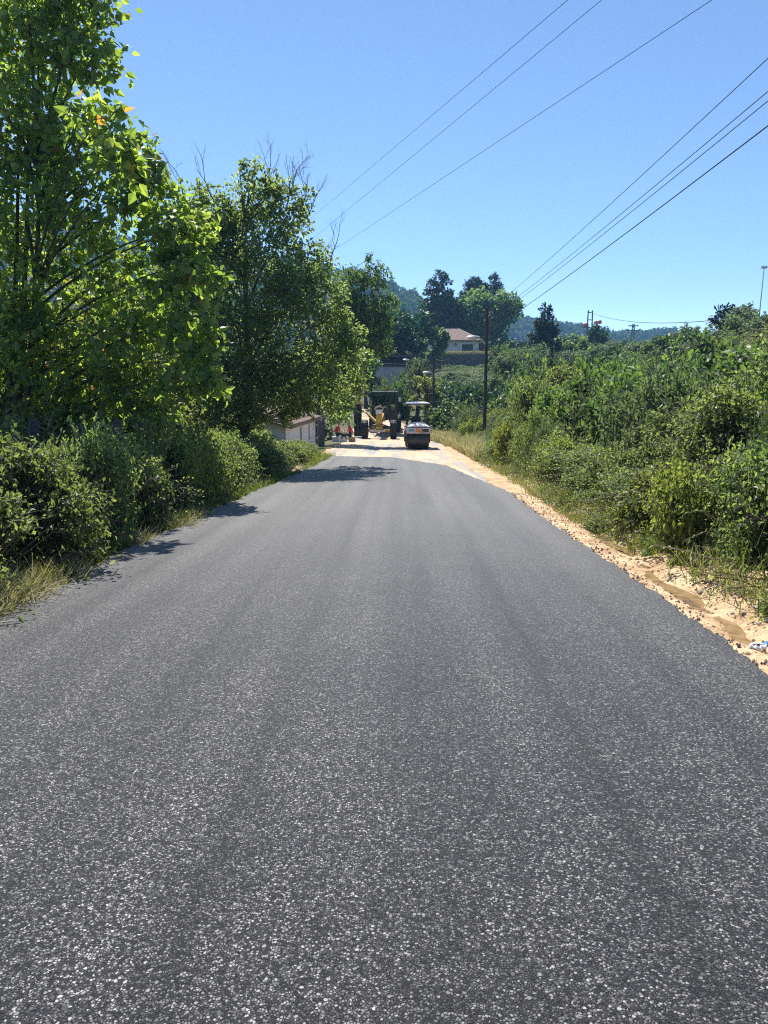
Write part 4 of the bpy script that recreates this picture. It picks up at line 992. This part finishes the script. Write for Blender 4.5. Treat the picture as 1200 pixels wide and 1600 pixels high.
tree('chestnut_tree', 'lighter tree with drooping leaves above the seated people', 'tree', (-4.9, 43), T3, 'leaf_mid', T_SLIM, .30, 800, 13, trunk_r=.14, droop=.9, kw=dict(up=.5, lpt=9))
tree('mulberry_tree', 'bright yellow-green tree filling the gap behind the tall left tree', 'tree', (-9.2, 17.5), PL([(150, 560, 17, 1.3), (60, 520, 17.5, 1.5), (230, 600, 17, 1.0), (100, 640, 17, 1.2), (190, 660, 16.5, .9), (10, 620, 17, 1.3), (260, 650, 17.5, .9), (-60, 480, 18, 1.7), (170, 480, 18, 1.1, .7), (-40, 640, 17, 1.3)]), 'leaf_lime', T_BROAD, .14, 800, 14, trunk_r=.1, droop=.45)
tree('walnut_tree', 'shaded tree behind the fence posts on the left', 'tree', (-7.6, 27), PL([(250, 480, 28, 1.6), (200, 540, 28, 1.6), (280, 590, 27, 1.6), (150, 600, 28, 1.6), (230, 650, 27, 1.4), (300, 650, 27, 1.2), (90, 560, 29, 1.8), (20, 600, 29, 1.8)]), 'leaf_mid', T_FOLD, .2, 800, 15, trunk_r=.14)

# ------------------------------------------------------------------ distant trees
def round_lobes(px, py, D, w, h, n, seed, jag=.35):
    """crown filling a w x h (m) ellipsoid centred on the sighted point"""
    rng = np.random.default_rng(seed); c = P(px, py, D); out = []
    for k in range(n):
        u = unit(rng.normal(size=3)) * rng.random() ** .45
        out.append((c.x + u[0] * w * .36, c.y + u[1] * w * .36, c.z + u[2] * h * .36, w * rng.uniform(.16, .26) * (1 + jag * rng.normal() * .4)))
    return out
def dtree(name, label, px, py, D, w, h, leaf, tpl, size, per, seed, n=16, **k):
    L = round_lobes(px, py, D, w, h, n, seed); c = P(px, py, D)
    return tree(name, label, 'tree', (c.x, D), L, leaf, tpl, size, per, seed, trunk_r=k.pop('tr', .2), twigs=False, **k)
m_ = lambda px, D: px * D / FPX
dtree('round_tree', 'dark rounded tree left of the tiled hill house', 647, 517, 110, m_(62, 110), m_(85, 110), 'leaf_dark', T_TUFT, .55, 60, 21, 18)
dtree('round_tree', 'wide dark tree rising right behind the hill house roof', 760, 495, 150, m_(100, 150), m_(92, 150), 'leaf_mid', T_TUFT, .62, 55, 22, 26)
dtree('round_tree', 'dark tree behind the ridge of the hill house', 700, 490, 150, m_(80, 150), m_(62, 150), 'leaf_dark', T_TUFT, .62, 55, 23, 20)
dtree('round_tree', 'bushy tree touching the left end of the hill house', 683, 535, 118, m_(48, 118), m_(70, 118), 'leaf_mid', T_TUFT, .5, 60, 24)
dtree('willow_tree', 'pale feathery tree around the slim lamp pole', 652, 585, 70, m_(58, 70), m_(85, 70), 'leaf_olive', T_SLIM, .32, 190, 25, 18, droop=.6)
dtree('young_tree', 'bright green young tree behind the roller canopy', 668, 610, 62, m_(50, 62), m_(70, 62), 'leaf_lime', T_FOLD, .26, 230, 26, 16)
dtree('willow_tree', 'pale grey-green willow right of the timber pole', 795, 570, 75, m_(70, 75), m_(70, 75), 'leaf_olive', T_SLIM, .34, 180, 27, 18, droop=.6)
dtree('willow_tree', 'second pale willow beside the dark cypress', 832, 555, 95, m_(60, 95), m_(50, 95), 'leaf_olive', T_SLIM, .4, 130, 28, 15, droop=.6)
dtree('round_tree', 'small round tree left of the grey low building', 572, 575, 78, m_(70, 78), m_(75, 78), 'leaf_mid', T_FOLD, .34, 150, 29)
dtree('round_tree', 'dark wood edge tree behind the grey low building', 600, 525, 105, m_(110, 105), m_(75, 105), 'leaf_dark', T_TUFT, .5, 60, 30, 24)
dtree('round_tree', 'green tree standing on the slope left of the rounded dark tree', 605, 490, 120, m_(60, 120), m_(50, 120), 'leaf_mid', T_TUFT, .5, 60, 31)
dtree('round_tree', 'low dark tree beside the far double mast', 932, 527, 140, m_(40, 140), m_(46, 140), 'leaf_dark', T_TUFT, .5, 65, 32, 12)
dtree('round_tree', 'broad dark bush tree below the far double mast', 895, 545, 110, m_(70, 110), m_(40, 110), 'leaf_mid', T_TUFT, .5, 60, 33, 14)
dtree('round_tree', 'loose tree on the right hill beside the thin mast', 1165, 497, 62, m_(60, 62), m_(44, 62), 'leaf_olive', T_FOLD, .3, 150, 34, 14)
dtree('round_tree', 'dark shrub tree at the right edge of the hill', 1195, 515, 50, m_(60, 50), m_(56, 50), 'leaf_dark', T_FOLD, .24, 170, 35, 14)
dtree('round_tree', 'pale low tree left of the small hill pine', 1088, 522, 75, m_(60, 75), m_(36, 75), 'leaf_olive', T_FOLD, .32, 130, 36, 12)
def pine(label, trunk_px, D, pads, seed):
    L = PL([(a, b, D + dd, m_(r, D)) for a, b, dd, r in pads])
    c = P(trunk_px, 500, D)
    tree('pine_tree', label, 'tree', (c.x, D), L, 'leaf_pine', T_NEEDLE, .6, 75, seed, trunk_r=.22, twigs=False, top=max(l[2] for l in L) - gz(c.x, D), kw=dict(up=.2, flat=.7, shell=.4))
pine('ragged pine with open layered crown left of the hill house', 690, 150, [(690, 430, 0, 9), (697, 437, 1, 8), (678, 440, 0, 9), (688, 447, 0, 12), (700, 455, 1, 10), (672, 452, 0, 8), (685, 465, 0, 13), (698, 470, 0, 11), (675, 475, 0, 12), (690, 485, 0, 14), (705, 485, 1, 12)], 41)
pine('taller pine of the group with a pointed right shoulder', 772, 165, [(772, 432, 0, 8), (775, 445, 0, 11), (766, 455, 0, 12), (777, 462, 0, 12), (770, 475, 0, 13), (778, 478, 0, 10)], 42)
pine('broad pine with flat dark pads in the middle of the group', 742, 165, [(745, 438, 0, 11), (733, 444, 0, 11), (755, 446, 0, 12), (742, 455, 0, 14), (727, 458, 0, 9), (757, 462, 0, 12), (735, 470, 0, 14)], 43)
pine('dark cedar with a bent leader right of the pale willows', 850, 100, [(853, 483, 0, 5), (850, 490, 0, 7), (854, 498, 0, 8), (846, 504, 0, 11), (858, 508, 0, 11), (850, 516, 0, 14), (838, 520, 0, 11), (866, 522, 0, 11), (848, 532, 0, 18), (834, 534, 0, 10), (868, 536, 0, 11)], 44)
pine('small dark pine on the right hill skyline', 1130, 70, [(1132, 485, 0, 8), (1124, 492, 0, 9), (1137, 495, 0, 9), (1128, 503, 0, 12), (1138, 508, 0, 9), (1120, 510, 0, 9)], 45)
c = P(862, 560, 48)
tree('cypress_tree', 'narrow dark cypress among the bushes right of the timber pole', 'tree', (c.x, 48), PL([(862, 598 - 8 * k, 48, m_(max(3.5, 11 - k * 1.05), 48)) for k in range(8)]), 'leaf_pine', T_FOLD, .14, 900, 46, trunk_r=.1, twigs=False, kw=dict(up=.3))
c = P(604, 470, 130)

# ------------------------------------------------------------------ bushes
class Bush:
    def __init__(s, seed, leaf, tpl, size, n, w=1.0, h=1.0, droop=.3, stems=7):
        rng = np.random.default_rng(seed); L = []
        for k in range(15):
            a = rng.uniform(0, 2 * math.pi); r = math.sqrt(rng.random()) * .72
            z = rng.uniform(.18, .95) * (1 - .45 * r ** 2)
            L.append((r * math.cos(a) * w, r * math.sin(a) * w, z * h, rng.uniform(.22, .42)))
        tot = sum(l[3] ** 2 for l in L)
        v, f, tw = lobe_leaves(rng, L, n / tot, size, tpl, droop=droop, spread=.22, lpt=7)
        # sprays that break the outline
        k = max(6, n // 130); u = unit(rng.normal(size=(k, 3)) + np.array([0, 0, .7])); ls = 9
        st = u * np.array([w * .75, w * .75, h * .85]); t = np.linspace(0, 1, ls)[None, :, None]
        p = (st[:, None] + u[:, None] * t * .6 + np.array([0, 0, -.26]) * t ** 2); p[..., 2] = np.maximum(p[..., 2], .03)
        d = u[:, None] * .5 + rng.normal(size=(k, ls, 3)) * .6; nn = rng.normal(size=(k, ls, 3)) * .4 + np.array([0, 0, .9])
        v2, f2 = leaf_arrays(p.reshape(-1, 3), d.reshape(-1, 3), nn.reshape(-1, 3), size * (.6 + .6 * rng.random(k * ls)), tpl)
        s.fol = mesh_np('foliage', np.concatenate([v, v2]), np.concatenate([f, f2 + len(v)])); s.fol.materials.append(M[leaf])
        mb = MB()
        for l in L[:stems]: mb.tube(curve((l[0] * .3, l[1] * .3, -.15), l[:3], (0, 0, .2)), [.016, .014, .012, .01, .008, .005], 5, cap=False)
        for j in range(k): mb.tube([tuple(st[j] * .6), tuple(p[j, 4]), tuple(p[j, -1])], [.007, .005, .003], 3, cap=False)
        mb_me = bpy.data.meshes.new('stem'); mb_me.from_pydata(mb.v, [], mb.f); mb_me.materials.append(M['twig']); s.stem = mb_me
def place_bush(B, name, label, x, y, w, h, rz, group=None, dz=-.06, cat='bush'):
    e = empty(name, (x, y, gz(x, y) + dz), rz); tag(e, label, cat, group)
    WR = (wr.uniform(.75, 1.3), wr.uniform(-.22, .22), wr.uniform(-.22, .22), 0)
    for nm, me in (('foliage', B.fol), ('stem', B.stem)):
        o = bpy.data.objects.new(nm, me); COL.objects.link(o); o.parent = e; o.scale = (w, w * WR[0], h); o.rotation_euler = WR[1:]
    return e
BR = [Bush(100 + k, 'leaf_bramble', T_FOLD, .062, 12500) for k in range(3)]
LM = [Bush(110 + k, 'leaf_lime', T_FOLD, .07, 10000) for k in range(2)]
DK = [Bush(120 + k, 'leaf_mid', T_BROAD, .10, 4600) for k in range(2)]
OL = [Bush(130 + k, 'leaf_olive', T_SLIM, .10, 8000) for k in range(2)]
FR = [Bush(140 + k, 'leaf_mid', T_TUFT, .11, 3200) for k in range(2)]     # far shrubs
FO = [Bush(150 + k, 'leaf_olive', T_TUFT, .11, 3200) for k in range(2)]
FD = [Bush(160 + k, 'leaf_dark', T_TUFT, .11, 3200) for k in range(1)]
wr = np.random.default_rng(5)
KW = {}
for l_, w_ in ((BR, 'small-leaved'), (LM, 'yellow-green'), (DK, 'broad-leaved'), (OL, 'pale feathery'), (FR, 'mid-green'), (FO, 'pale'), (FD, 'very dark')):
    for b_ in l_: KW[id(b_)] = w_
rng = np.random.default_rng(77)
# left bank
lb = []
for y in np.arange(4.2, 30, 1.15):
    x = -4.12 + .15 * math.sin(y * 1.3) - (.3 if y > 24 else 0) + (.45 if y > 24 else 0)
    B = (BR + LM[:1] + BR)[int(rng.integers(7))] if y < 8.5 or y > 17 else (BR + LM + BR)[int(rng.integers(8))]
    place_bush(B, 'bramble_bush', 'leafy bramble bush in the continuous hedge along the left edge of the asphalt', x, y + rng.uniform(-.2, .2), rng.uniform(.8, .98), rng.uniform(1.0, 1.62) * float(np.interp(y, [16, 20, 26], [1, .78, .52])), rng.uniform(0, 6.3), 'brambles along the left edge')
for y in np.arange(5, 30, 1.7):
    x = -5.9 + rng.uniform(-.3, .3)
    place_bush((BR + LM + BR)[int(rng.integers(8))], 'undergrowth_bush', 'taller undergrowth bush behind the bramble hedge on the left bank', x, y, rng.uniform(.95, 1.3), rng.uniform(1.3, 1.75), rng.uniform(0, 6.3), 'undergrowth on the left bank')
for y in np.arange(9, 34, 2.6):
    place_bush((DK + LM)[int(rng.integers(4))], 'undergrowth_bush', 'shaded undergrowth shrub deep under the left trees', -8.2 + rng.uniform(-.8, .8), y, 1.5, rng.uniform(1.7, 2.4), rng.uniform(0, 6.3), 'shaded shrubs under the left trees')
place_bush(LM[0], 'roadside_shrub', 'low bright shrub at the near end of the white hut wall', -4.1, 29.6, .6, .5, 1.0)
# right bank
def rb(x, y, w, h, kind, label=None, group=None, name=None):
    if y > 40:          # leave open what the photo leaves open: the hill house, its wall and the low building
        while h > .3:
            px, py = proj(x, y, gz(x, y) + h * 1.15); pw = w * FPX / y
            if y < 121 and ((px + pw > 694 and px - pw < 757 and py < 589) or (px + pw > 590 and px - pw < 624 and py < 588 and y < 90)): h *= .85; w = max(w * .93, .9)
            else: break
        else: return
    if 29.5 < y < 37.5 and 3.2 < x < 5.9: h *= .5; w *= .75; x += .25      # low growth round the foot of the timber pole
    if kind is not None and label: label = label.replace('shrub', KW[id(kind)] + ' shrub').replace('bramble bush', KW[id(kind)] + ' bush')
    place_bush(kind, name or 'thicket_bush', label, x, y, w, h, rng.uniform(0, 6.3), group)
row = 'thicket on the right bank'
for y in np.arange(5.2, 40, 1.15):
    k = (BR + BR + LM[:1] + OL)[int(rng.integers(9))]
    s = 1 if y < 14 else 1.1
    x = 3.8 + rng.uniform(-.1, .2) - (.12 if y < 12 else 0) + (.15 if y > 20 else 0)
    rb(x, y, rng.uniform(.68, .9) * s, rng.uniform(.7, 1.4) * s, k, 'waist-high bramble bush in the front row of the thicket beside the sandy shoulder', 'front row of the right thicket', 'bramble_bush')
for y in np.arange(6, 44, 1.7):
    k = (BR + LM + DK + OL)[int(rng.integers(9))]
    rb(5.45 + rng.uniform(-.3, .3), y, rng.uniform(1.0, 1.3), rng.uniform(1.0, 2.0), k, 'dense shrub in the middle of the thicket on the right bank', 'middle of the right thicket')
for y in np.arange(8, 48, 2.0):
    for x in (7.3, 9.6):
        k = (BR + LM + BR + OL)[int(rng.integers(10))]
        rb(x + rng.uniform(-.5, .5), y + rng.uniform(-.5, .5), rng.uniform(1.1, 1.5), rng.uniform(.75, 1.4), k, 'shrub on the upper slope of the right bank behind the front thicket', 'upper slope of the right bank')
for y in np.arange(16, 66, 3.2):
    for x in (12.5, 16, 20, 25):
        if x > y * .56 + 2: continue
        k = ((FR + FO + FR + LM) if y > 42 else (BR + LM + BR + OL))[int(rng.integers(8))]
        rb(x + rng.uniform(-1, 1), y + rng.uniform(-1, 1), rng.uniform(1.4, 2.2), rng.uniform(.8, 1.5), k, 'rounded shrub on the open hillside to the right', 'shrubs on the right hillside', 'hill_shrub')
for y in np.arange(42, 112, 5):
    for x in (3.6 + .0 * y, 7.5, 12, 17, 23, 30, 38):
        if x < 5 and y < 60: pass
        xx = x + rng.uniform(-1, 1) + (1.2 if y > 60 else 0)
        if abs(xx - dcx(y)) < dhw(y) + 1.5: continue
        k = (FR + FO + FR + FD + FO)[int(rng.integers(9))]
        rb(xx, y + rng.uniform(-1.5, 1.5), rng.uniform(1.6, 2.6), rng.uniform(1.5, 2.9) * (1.25 if x < 15 else .8), k, 'shrub in the valley beyond the timber pole', 'valley shrubs beyond the pole', 'valley_shrub')
for y in np.arange(50, 120, 7):
    for x in (-6, -10, -15, -21):
        xx = x + rng.uniform(-1, 1)
        if abs(xx - dcx(y)) < dhw(y) + 1.6: continue
        rb(xx, y, rng.uniform(2, 3), rng.uniform(2, 3.4), (FR + FD + FO)[int(rng.integers(5))], 'shrub behind the dirt road on the left side of the valley', 'shrubs left of the dirt road', 'valley_shrub')
for y in np.arange(118, 260, 14):
    for x in np.arange(-40, 110, 11):
        xx, yy = x + rng.uniform(-4, 4), y + rng.uniform(-5, 5)
        if -10 < xx < 24 and yy < 142: continue
        rb(xx, yy, rng.uniform(3, 5), rng.uniform(2.2, 4), (FR + FO + FD)[int(rng.integers(5))], 'distant shrub or small tree on the far fields', 'distant shrubs on the far fields', 'field_shrub')
for k, (px, D, py, w) in enumerate([(588, 80, 590, 1.3), (602, 79, 592, 1.2), (613, 78, 589, 1.2), (624, 80, 588, 1.4), (596, 70, 604, 1.1), (608, 71, 607, 1.1), (620, 70, 601, 1.2)]):
    p = P(px, py, D); place_bush((FO + FR)[k % 4], 'roadside_shrub', 'greyish shrub between the grader and the low grey building', p.x, D, w, max(.5, p.z - gz(p.x, D)), k * 1.1, 'shrubs before the low building')
for k in range(34):
    px, D = 690 + (k * 37 % 70), 88 + (k * 7 % 30); p = P(px, 589 + (118 - D) * .35 + 3 * math.sin(k * 2.7), D); place_bush((FO + FR + OL)[k % 6], 'slope_shrub', 'low bushy shrub on the slope below the stone wall', p.x, D, 1.9, max(.8, p.z - gz(p.x, D)), k * 1.7, 'shrubs below the stone wall')
for k in range(16):
    y = 5.0 + k * .72; place_bush((BR + LM + BR)[k % 8], 'weedy_plant', 'knee-high leafy weed rooted at the foot of the right thicket', 3.12 + .1 * math.sin(k * 2.3), y, .3 + .08 * math.sin(k), .36 + .1 * math.sin(k * 1.7), k * 1.3, 'weeds at the foot of the thicket')
place_bush(DK[0], 'fig_bush', 'large rounded dark broadleaf shrub standing above the thicket on the right', 6.9, 17.5, 1.55, 2.1, .5)
for x, y, w, h, B, lab in [(6.2, 11.5, 1.25, 1.75, BR[1], 'rounded grey-green shrub at mid height on the right bank'), (5.6, 15.2, 1.3, 1.9, DK[0], 'rounded dark shrub behind the front brambles of the right bank'), (8.4, 13.2, 1.4, 1.7, LM[0], 'bright yellow-green shrub high on the right bank'),
                           (6.0, 21, 1.5, 2.2, DK[1], 'tall dark broadleaf shrub further along the right bank'), (5.4, 26.5, 1.5, 2.3, BR[2], 'tall rounded bramble mound before the timber pole'), (6.8, 31, 1.7, 2.5, LM[1], 'large yellow-green shrub right of the timber pole'), (6.9, 37.5, 1.4, 2.3, DK[0], 'dark shrub behind the foot of the timber pole'), (9.5, 27, 1.9, 2.3, OL[0], 'broad pale shrub on the slope behind the timber pole')]:
    place_bush(B, 'round_shrub', lab, x, y, w, h, x * 3.1)
place_bush(DK[1], 'fig_bush', 'second dark broadleaf shrub leaning behind the large rounded one', 8.6, 19, 1.4, 1.9, 2.0)
place_bush(OL[1], 'pale_shrub', 'pale feathery shrub right of the roller on the dirt edge', 4.3, 45, 1.1, 2.0, .3)
place_bush(LM[1], 'roadside_shrub', 'bright yellow-green shrub low at the right edge of the photo', 3.9, 5.4, .42, .55, .9)

# broom clump with upright pale green stems
def broom(x, y, n, h, label, yellow=False):
    r = np.random.default_rng(int(x * 10 + y)); a = r.uniform(0, 6.28, n); q = np.sqrt(r.random(n)) * .55
    p = np.stack([q * np.cos(a), q * np.sin(a), np.full(n, -.05)], 1); d = np.stack([p[:, 0] * .6, p[:, 1] * .6, np.ones(n)], 1) + r.normal(size=(n, 3)) * .12
    tv = T_BLADE[0] * np.array([.55, 1, 1])
    v, f = leaf_arrays(p, d, np.stack([np.cos(a), np.sin(a), np.zeros(n)], 1), h * r.uniform(.6, 1.1, n), (tv, T_BLADE[1]))
    e = empty('broom_bush', (x, y, gz(x, y) + .1)); tag(e, label, 'bush'); link('stems', mesh_np('stems', v, f), M['broom'], e)
    if yellow:
        k = 26; pp = p[:k] + unit(d[:k]) * (h * r.uniform(.5, .9, (k, 1))); fl = leaf_arrays(pp, r.normal(size=(k, 3)), r.normal(size=(k, 3)), np.full(k, .05), T_BROAD)
        link('flowers', mesh_np('flowers', *fl), M['yellow'], e)
broom(5.05, 8.8, 900, 1.35, 'clump of upright pale green broom stems with a few yellow flowers', True)
broom(5.7, 8.9, 800, 1.3, 'second clump of upright broom stems at the right edge')

# ------------------------------------------------------------------ grass and small things on the ground
def grass(name, pts, hmin, hmax, mat, seed, label, zfun, lean=.5, wid=1.0, dirx=0):
    r = np.random.default_rng(seed); n = len(pts)
    p = np.stack([pts[:, 0], pts[:, 1], zfun(pts[:, 0], pts[:, 1]) - .01], 1)
    d = np.stack([r.normal(size=n) * lean + dirx, r.normal(size=n) * lean, np.ones(n)], 1)
    tv = T_BLADE[0] * np.array([wid, 1, 1.8])
    v, f = leaf_arrays(p, d, r.normal(size=(n, 3)), r.uniform(hmin, hmax, n), (tv, T_BLADE[1]))
    tag(link(name, mesh_np(name, v, f), M[mat]), label, 'grass', kind='stuff')
r = np.random.default_rng(9)
def left_z(x, y): return np.maximum(ground_h(x, y), road_z(y) - .08)
n = 9000; y = 3 + 27 * r.random(n) ** 1.5; x = np.array([asp_left(q) for q in y]) - .02 - np.abs(r.normal(size=n)) * .16
grass('verge_grass', np.stack([x, y], 1)[np.sin(y * 1.7) + np.sin(y * 3.1) > -.7], .06, .30, 'grass_green', 1, 'green roadside grass between the asphalt and the brambles on the left', left_z)
n = 3600; y = 3 + 9 * r.random(n); x = np.array([asp_left(q) for q in y]) + .10 - np.abs(r.normal(size=n)) * .22
cl = np.sin(y * 2.1) * np.sin(y * .9 + 1) > -.1
grass('dry_grass', np.stack([x, y], 1)[cl], .12, .36, 'grass_dry', 2, 'straw-coloured dry grass leaning over the left edge of the asphalt', left_z, .9, .9, .25)
n = 1500; c0 = P(-20, 930, 6.3); pts = np.stack([c0.x - .1 + r.normal(size=n) * .28, 6.2 + r.normal(size=n) * .35], 1)
grass('dry_grass', pts, .15, .4, 'grass_dry', 3, 'pale yellow grass tuft at the lower left edge beside the asphalt', left_z, .8, .9, .35)
def right_z(x, y): return np.maximum(ground_h(x, y), shoulder_h(x, y))
yy0 = [5.9, 7.2, 8.6, 9.3, 10.4, 11.6, 13, 14.2, 15.5, 16.8, 18.2, 19.6, 21, 22.4, 24, 26, 28, 30, 32]
pts = np.concatenate([np.stack([3.12 + (.1 if q < 9 else 0) + r.normal(size=170) * .16 - (.2 if 11 < q < 13 else 0), q + r.normal(size=170) * .3], 1) for q in yy0])
grass('shoulder_grass', pts, .08, .33, 'grass_green', 4, 'tufts of weedy grass along the foot of the right thicket', right_z, .4)
pts = np.concatenate([np.stack([3.15 + r.normal(size=160) * .2, q + r.normal(size=160) * .5], 1) for q in (7.0, 9.6, 12.2, 15, 18, 22, 26)])
grass('dry_grass', pts, .1, .36, 'grass_dry', 5, 'dry straw grass among the weeds on the right shoulder', right_z, .4, .8)
yg = r.uniform(27, 56, 9000); pts = np.stack([dcx(yg) + dhw(yg) - .05 + np.abs(r.normal(size=9000)) * .55, yg], 1)
grass('dry_grass', pts, .3, .85, 'grass_dry', 6, 'tall yellowish grass along the dirt road right of the roller', lambda x, y: np.maximum(ground_h(x, y), road_z(y) - .12), .25, 1.3)
pts = np.stack([r.normal(size=2500) * .35 - 3.45, r.uniform(25, 31, 2500)], 1)
grass('verge_grass', pts, .15, .4, 'grass_green', 7, 'patch of grass between the hedge end and the white hut', lambda x, y: np.maximum(ground_h(x, y), road_z(y) - .1), .4)
n = 2600; bx = 3.3 + 9 * r.random(n) ** 1.2; by = 5.5 + 38 * r.random(n) ** 1.2
cl = np.sin(bx * 1.9 + 1) + np.sin(by * 1.3) + np.sin(bx * .8 - by * .9) > .35
grass('dry_grass', np.stack([bx, by], 1)[cl], .5, 1.35, 'grass_dry', 21, 'tall thin straw stalks growing through the thicket on the right bank', lambda x, y: ground_h(x, y), .2, .2)
n = 3500; bx = 3.2 + 3 * r.random(n) ** 1.4; by = 5.2 + 34 * r.random(n) ** 1.3
grass('shoulder_grass', np.stack([bx, by], 1)[np.sin(bx * 2.9) + np.sin(by * 1.7 + 2) > .2], .3, .75, 'grass_green', 22, 'rank green grass stalks among the front bushes of the right thicket', lambda x, y: np.maximum(ground_h(x, y), shoulder_h(x, y)), .3, .35)
x0 = P(690, 560, 124).x; x1 = P(770, 560, 124).x
pts = np.stack([r.uniform(x0, x1, 5000), 123.2 + r.random(5000) * 5], 1)
grass('terrace_grass', pts, .12, .38, 'grass_dry', 8, 'dry grass on top of the stone retaining wall', lambda x, y: np.maximum(ground_h(x, y), 6.0), .3, 3)

def rock_mesh(seed):
    rr = np.random.default_rng(seed); bm = bmesh.new(); bmesh.ops.create_icosphere(bm, subdivisions=1, radius=1)
    for v in bm.verts: v.co *= rr.uniform(.65, 1.15); v.co.z *= .6
    me = bpy.data.meshes.new('stone'); bm.to_mesh(me); bm.free(); me.materials.append(M['stone']); return me
RK = [rock_mesh(s) for s in range(4)]
def stones(n, xf, yf, smin, smax, label, group, zf, name='stone'):
    for k in range(n):
        y = yf(); x = xf(y); s = r.uniform(smin, smax)
        o = bpy.data.objects.new(name, RK[k % 4]); COL.objects.link(o); o.location = (x, y, float(zf(x, y)) + s * .2); o.scale = (s, s * r.uniform(.7, 1.2), s); o.rotation_euler = (r.uniform(-.3, .3), r.uniform(-.3, .3), r.uniform(0, 6))
        tag(o, label, 'stone', group)
stones(34, lambda y: 3.05 + .12 * r.normal() - (y - 30) * .0, lambda: r.uniform(24, 42), .07, .2, 'pale rough stone in the line along the right edge of the dirt road', 'stones along the dirt road', lambda x, y: max(gz(x, y), road_z(y) - .1))
stones(60, lambda y: chan(y) + r.uniform(.1, .5), lambda: r.uniform(4.8, 13), .012, .05, 'small pale stone lying beside the muddy rivulet', 'stones beside the rivulet', shoulder_h)
stones(26, lambda y: dcx(y) - .6 + r.uniform(-1.6, 2.6), lambda: r.uniform(90, 104), .25, .75, 'pale boulder in the rubble on the dirt road behind the grader', 'rubble behind the grader', lambda x, y: road_z(y))
# crumbs of asphalt spilled along the edges
def crumbs(n, xf, y0, y1, zf, seed, label, mat='asphalt', name='asphalt_crumbs'):
    rr = np.random.default_rng(seed); y = rr.uniform(y0, y1, n); x = xf(y, rr); z = zf(x, y); s = .004 + .014 * rr.random(n) ** 3
    oc = np.array([(1, 0, 0), (-1, 0, 0), (0, 1, 0), (0, -1, 0), (0, 0, 1), (0, 0, -1)], float); of = np.array([(0, 2, 4), (2, 1, 4), (1, 3, 4), (3, 0, 4), (2, 0, 5), (1, 2, 5), (3, 1, 5), (0, 3, 5)])
    v = np.stack([x, y, z + s * .4], 1)[:, None] + oc[None] * s[:, None, None] * rr.uniform(.6, 1.3, (n, 6, 1)); f = of[None] + (np.arange(n) * 6)[:, None, None]
    tag(link(name, mesh_np(name, v.reshape(-1, 3), f.reshape(-1, 3)), M[mat]), label, 'gravel', kind='stuff')
crumbs(1500, lambda y, rr: np.array([asp_right(q) for q in y]) + .0 + np.abs(rr.normal(size=len(y))) ** 1.6 * .07, 3, 16, shoulder_h, 1, 'loose black asphalt crumbs spilled along the right edge of the slab')
crumbs(900, lambda y, rr: np.array([asp_left(q) for q in y]) + .02 - np.abs(rr.normal(size=len(y))) * .06, 4, 16, lambda x, y: road_z(y) - .03, 2, 'loose black asphalt crumbs along the left edge of the slab')

crumbs(2600, lambda y, rr: rr.uniform(2.36, 3.4, len(y)), 3.2, 16, shoulder_h, 3, 'fine pale gravel scattered over the sandy shoulder', 'sand', 'gravel')
crumbs(260, lambda y, rr: chan(y) + rr.normal(size=len(y)) * .22, 3.8, 16, shoulder_h, 4, 'grey gravel washed along the rivulet', 'darkstone', 'gravel')
# litter, twigs and a stick pile
lp = P(1184, 1003, 5.1); lx, ly = 2.57, 5.08
e = empty('crushed_bottle', (lx, ly, float(shoulder_h(lx, ly)) + .01), rz=R_(8)); tag(e, 'crumpled white and blue plastic wrapper lying on the sand at the right', 'litter')
b = MB(); n = 26
b.tube([(.05 * math.cos(2 * math.pi * k / n) * (1 + .12 * math.sin(5 * k)), .035 * math.sin(2 * math.pi * k / n) * (1 + .15 * math.cos(3 * k)), .02 + .008 * math.sin(k * 1.9)) for k in range(n + 1)], [.010 + .005 * math.sin(k * 2.3) ** 2 for k in range(n + 1)], 6); b.build('crumpled_ring', M['plastic'], e)
b = MB(); b.tube([(.045, 0, .02), (.075, .012, .03), (.1, .004, .022), (.14, .015, .03), (.17, .0, .015)], [.016, .022, .014, .024, .012], 7); b.build('twisted_film', M['bluefilm'], e)
b = MB(); b.tube([(-.03, -.005, .012), (0, .004, .022), (.03, -.004, .012)], [.012, .02, .012], 6); b.build('dark_core', M['blackmetal'], e)
mb = MB()
for k in range(60):
    y = r.uniform(6.2, 8.6); x = chan(y) + .35 + r.normal() * .12; z = float(shoulder_h(x, y)); a = r.uniform(0, 6.28); ln = r.uniform(.08, .3)
    mb.tube([(x, y, z + .01), (x + math.cos(a) * ln * .5, y + math.sin(a) * ln * .5, z + r.uniform(.02, .06)), (x + math.cos(a) * ln, y + math.sin(a) * ln, z + .015)], r.uniform(.003, .008), 4)
tag(mb.build('dead_twigs', M['twig'], None), 'dead twigs and debris washed up beside the rivulet', 'twigs', kind='stuff')

# ------------------------------------------------------------------ haze
hz = MB(); hz.box((-990, -75, -10), (990, 1000, 182)); o = hz.build('haze', None)
m = bpy.data.materials.new('haze'); m.use_nodes = True; nt = m.node_tree; nt.nodes.clear()
out = nt.nodes.new('ShaderNodeOutputMaterial'); vp = nt.nodes.new('ShaderNodeVolumePrincipled')
vp.inputs['Color'].default_value = (.27, .6, 1, 1); vp.inputs['Density'].default_value = .00037; vp.inputs['Anisotropy'].default_value = .2
nt.links.new(vp.outputs[0], out.inputs['Volume']); o.data.materials.append(m); tag(o, 'thin blue summer haze over the valley', 'haze', kind='stuff')
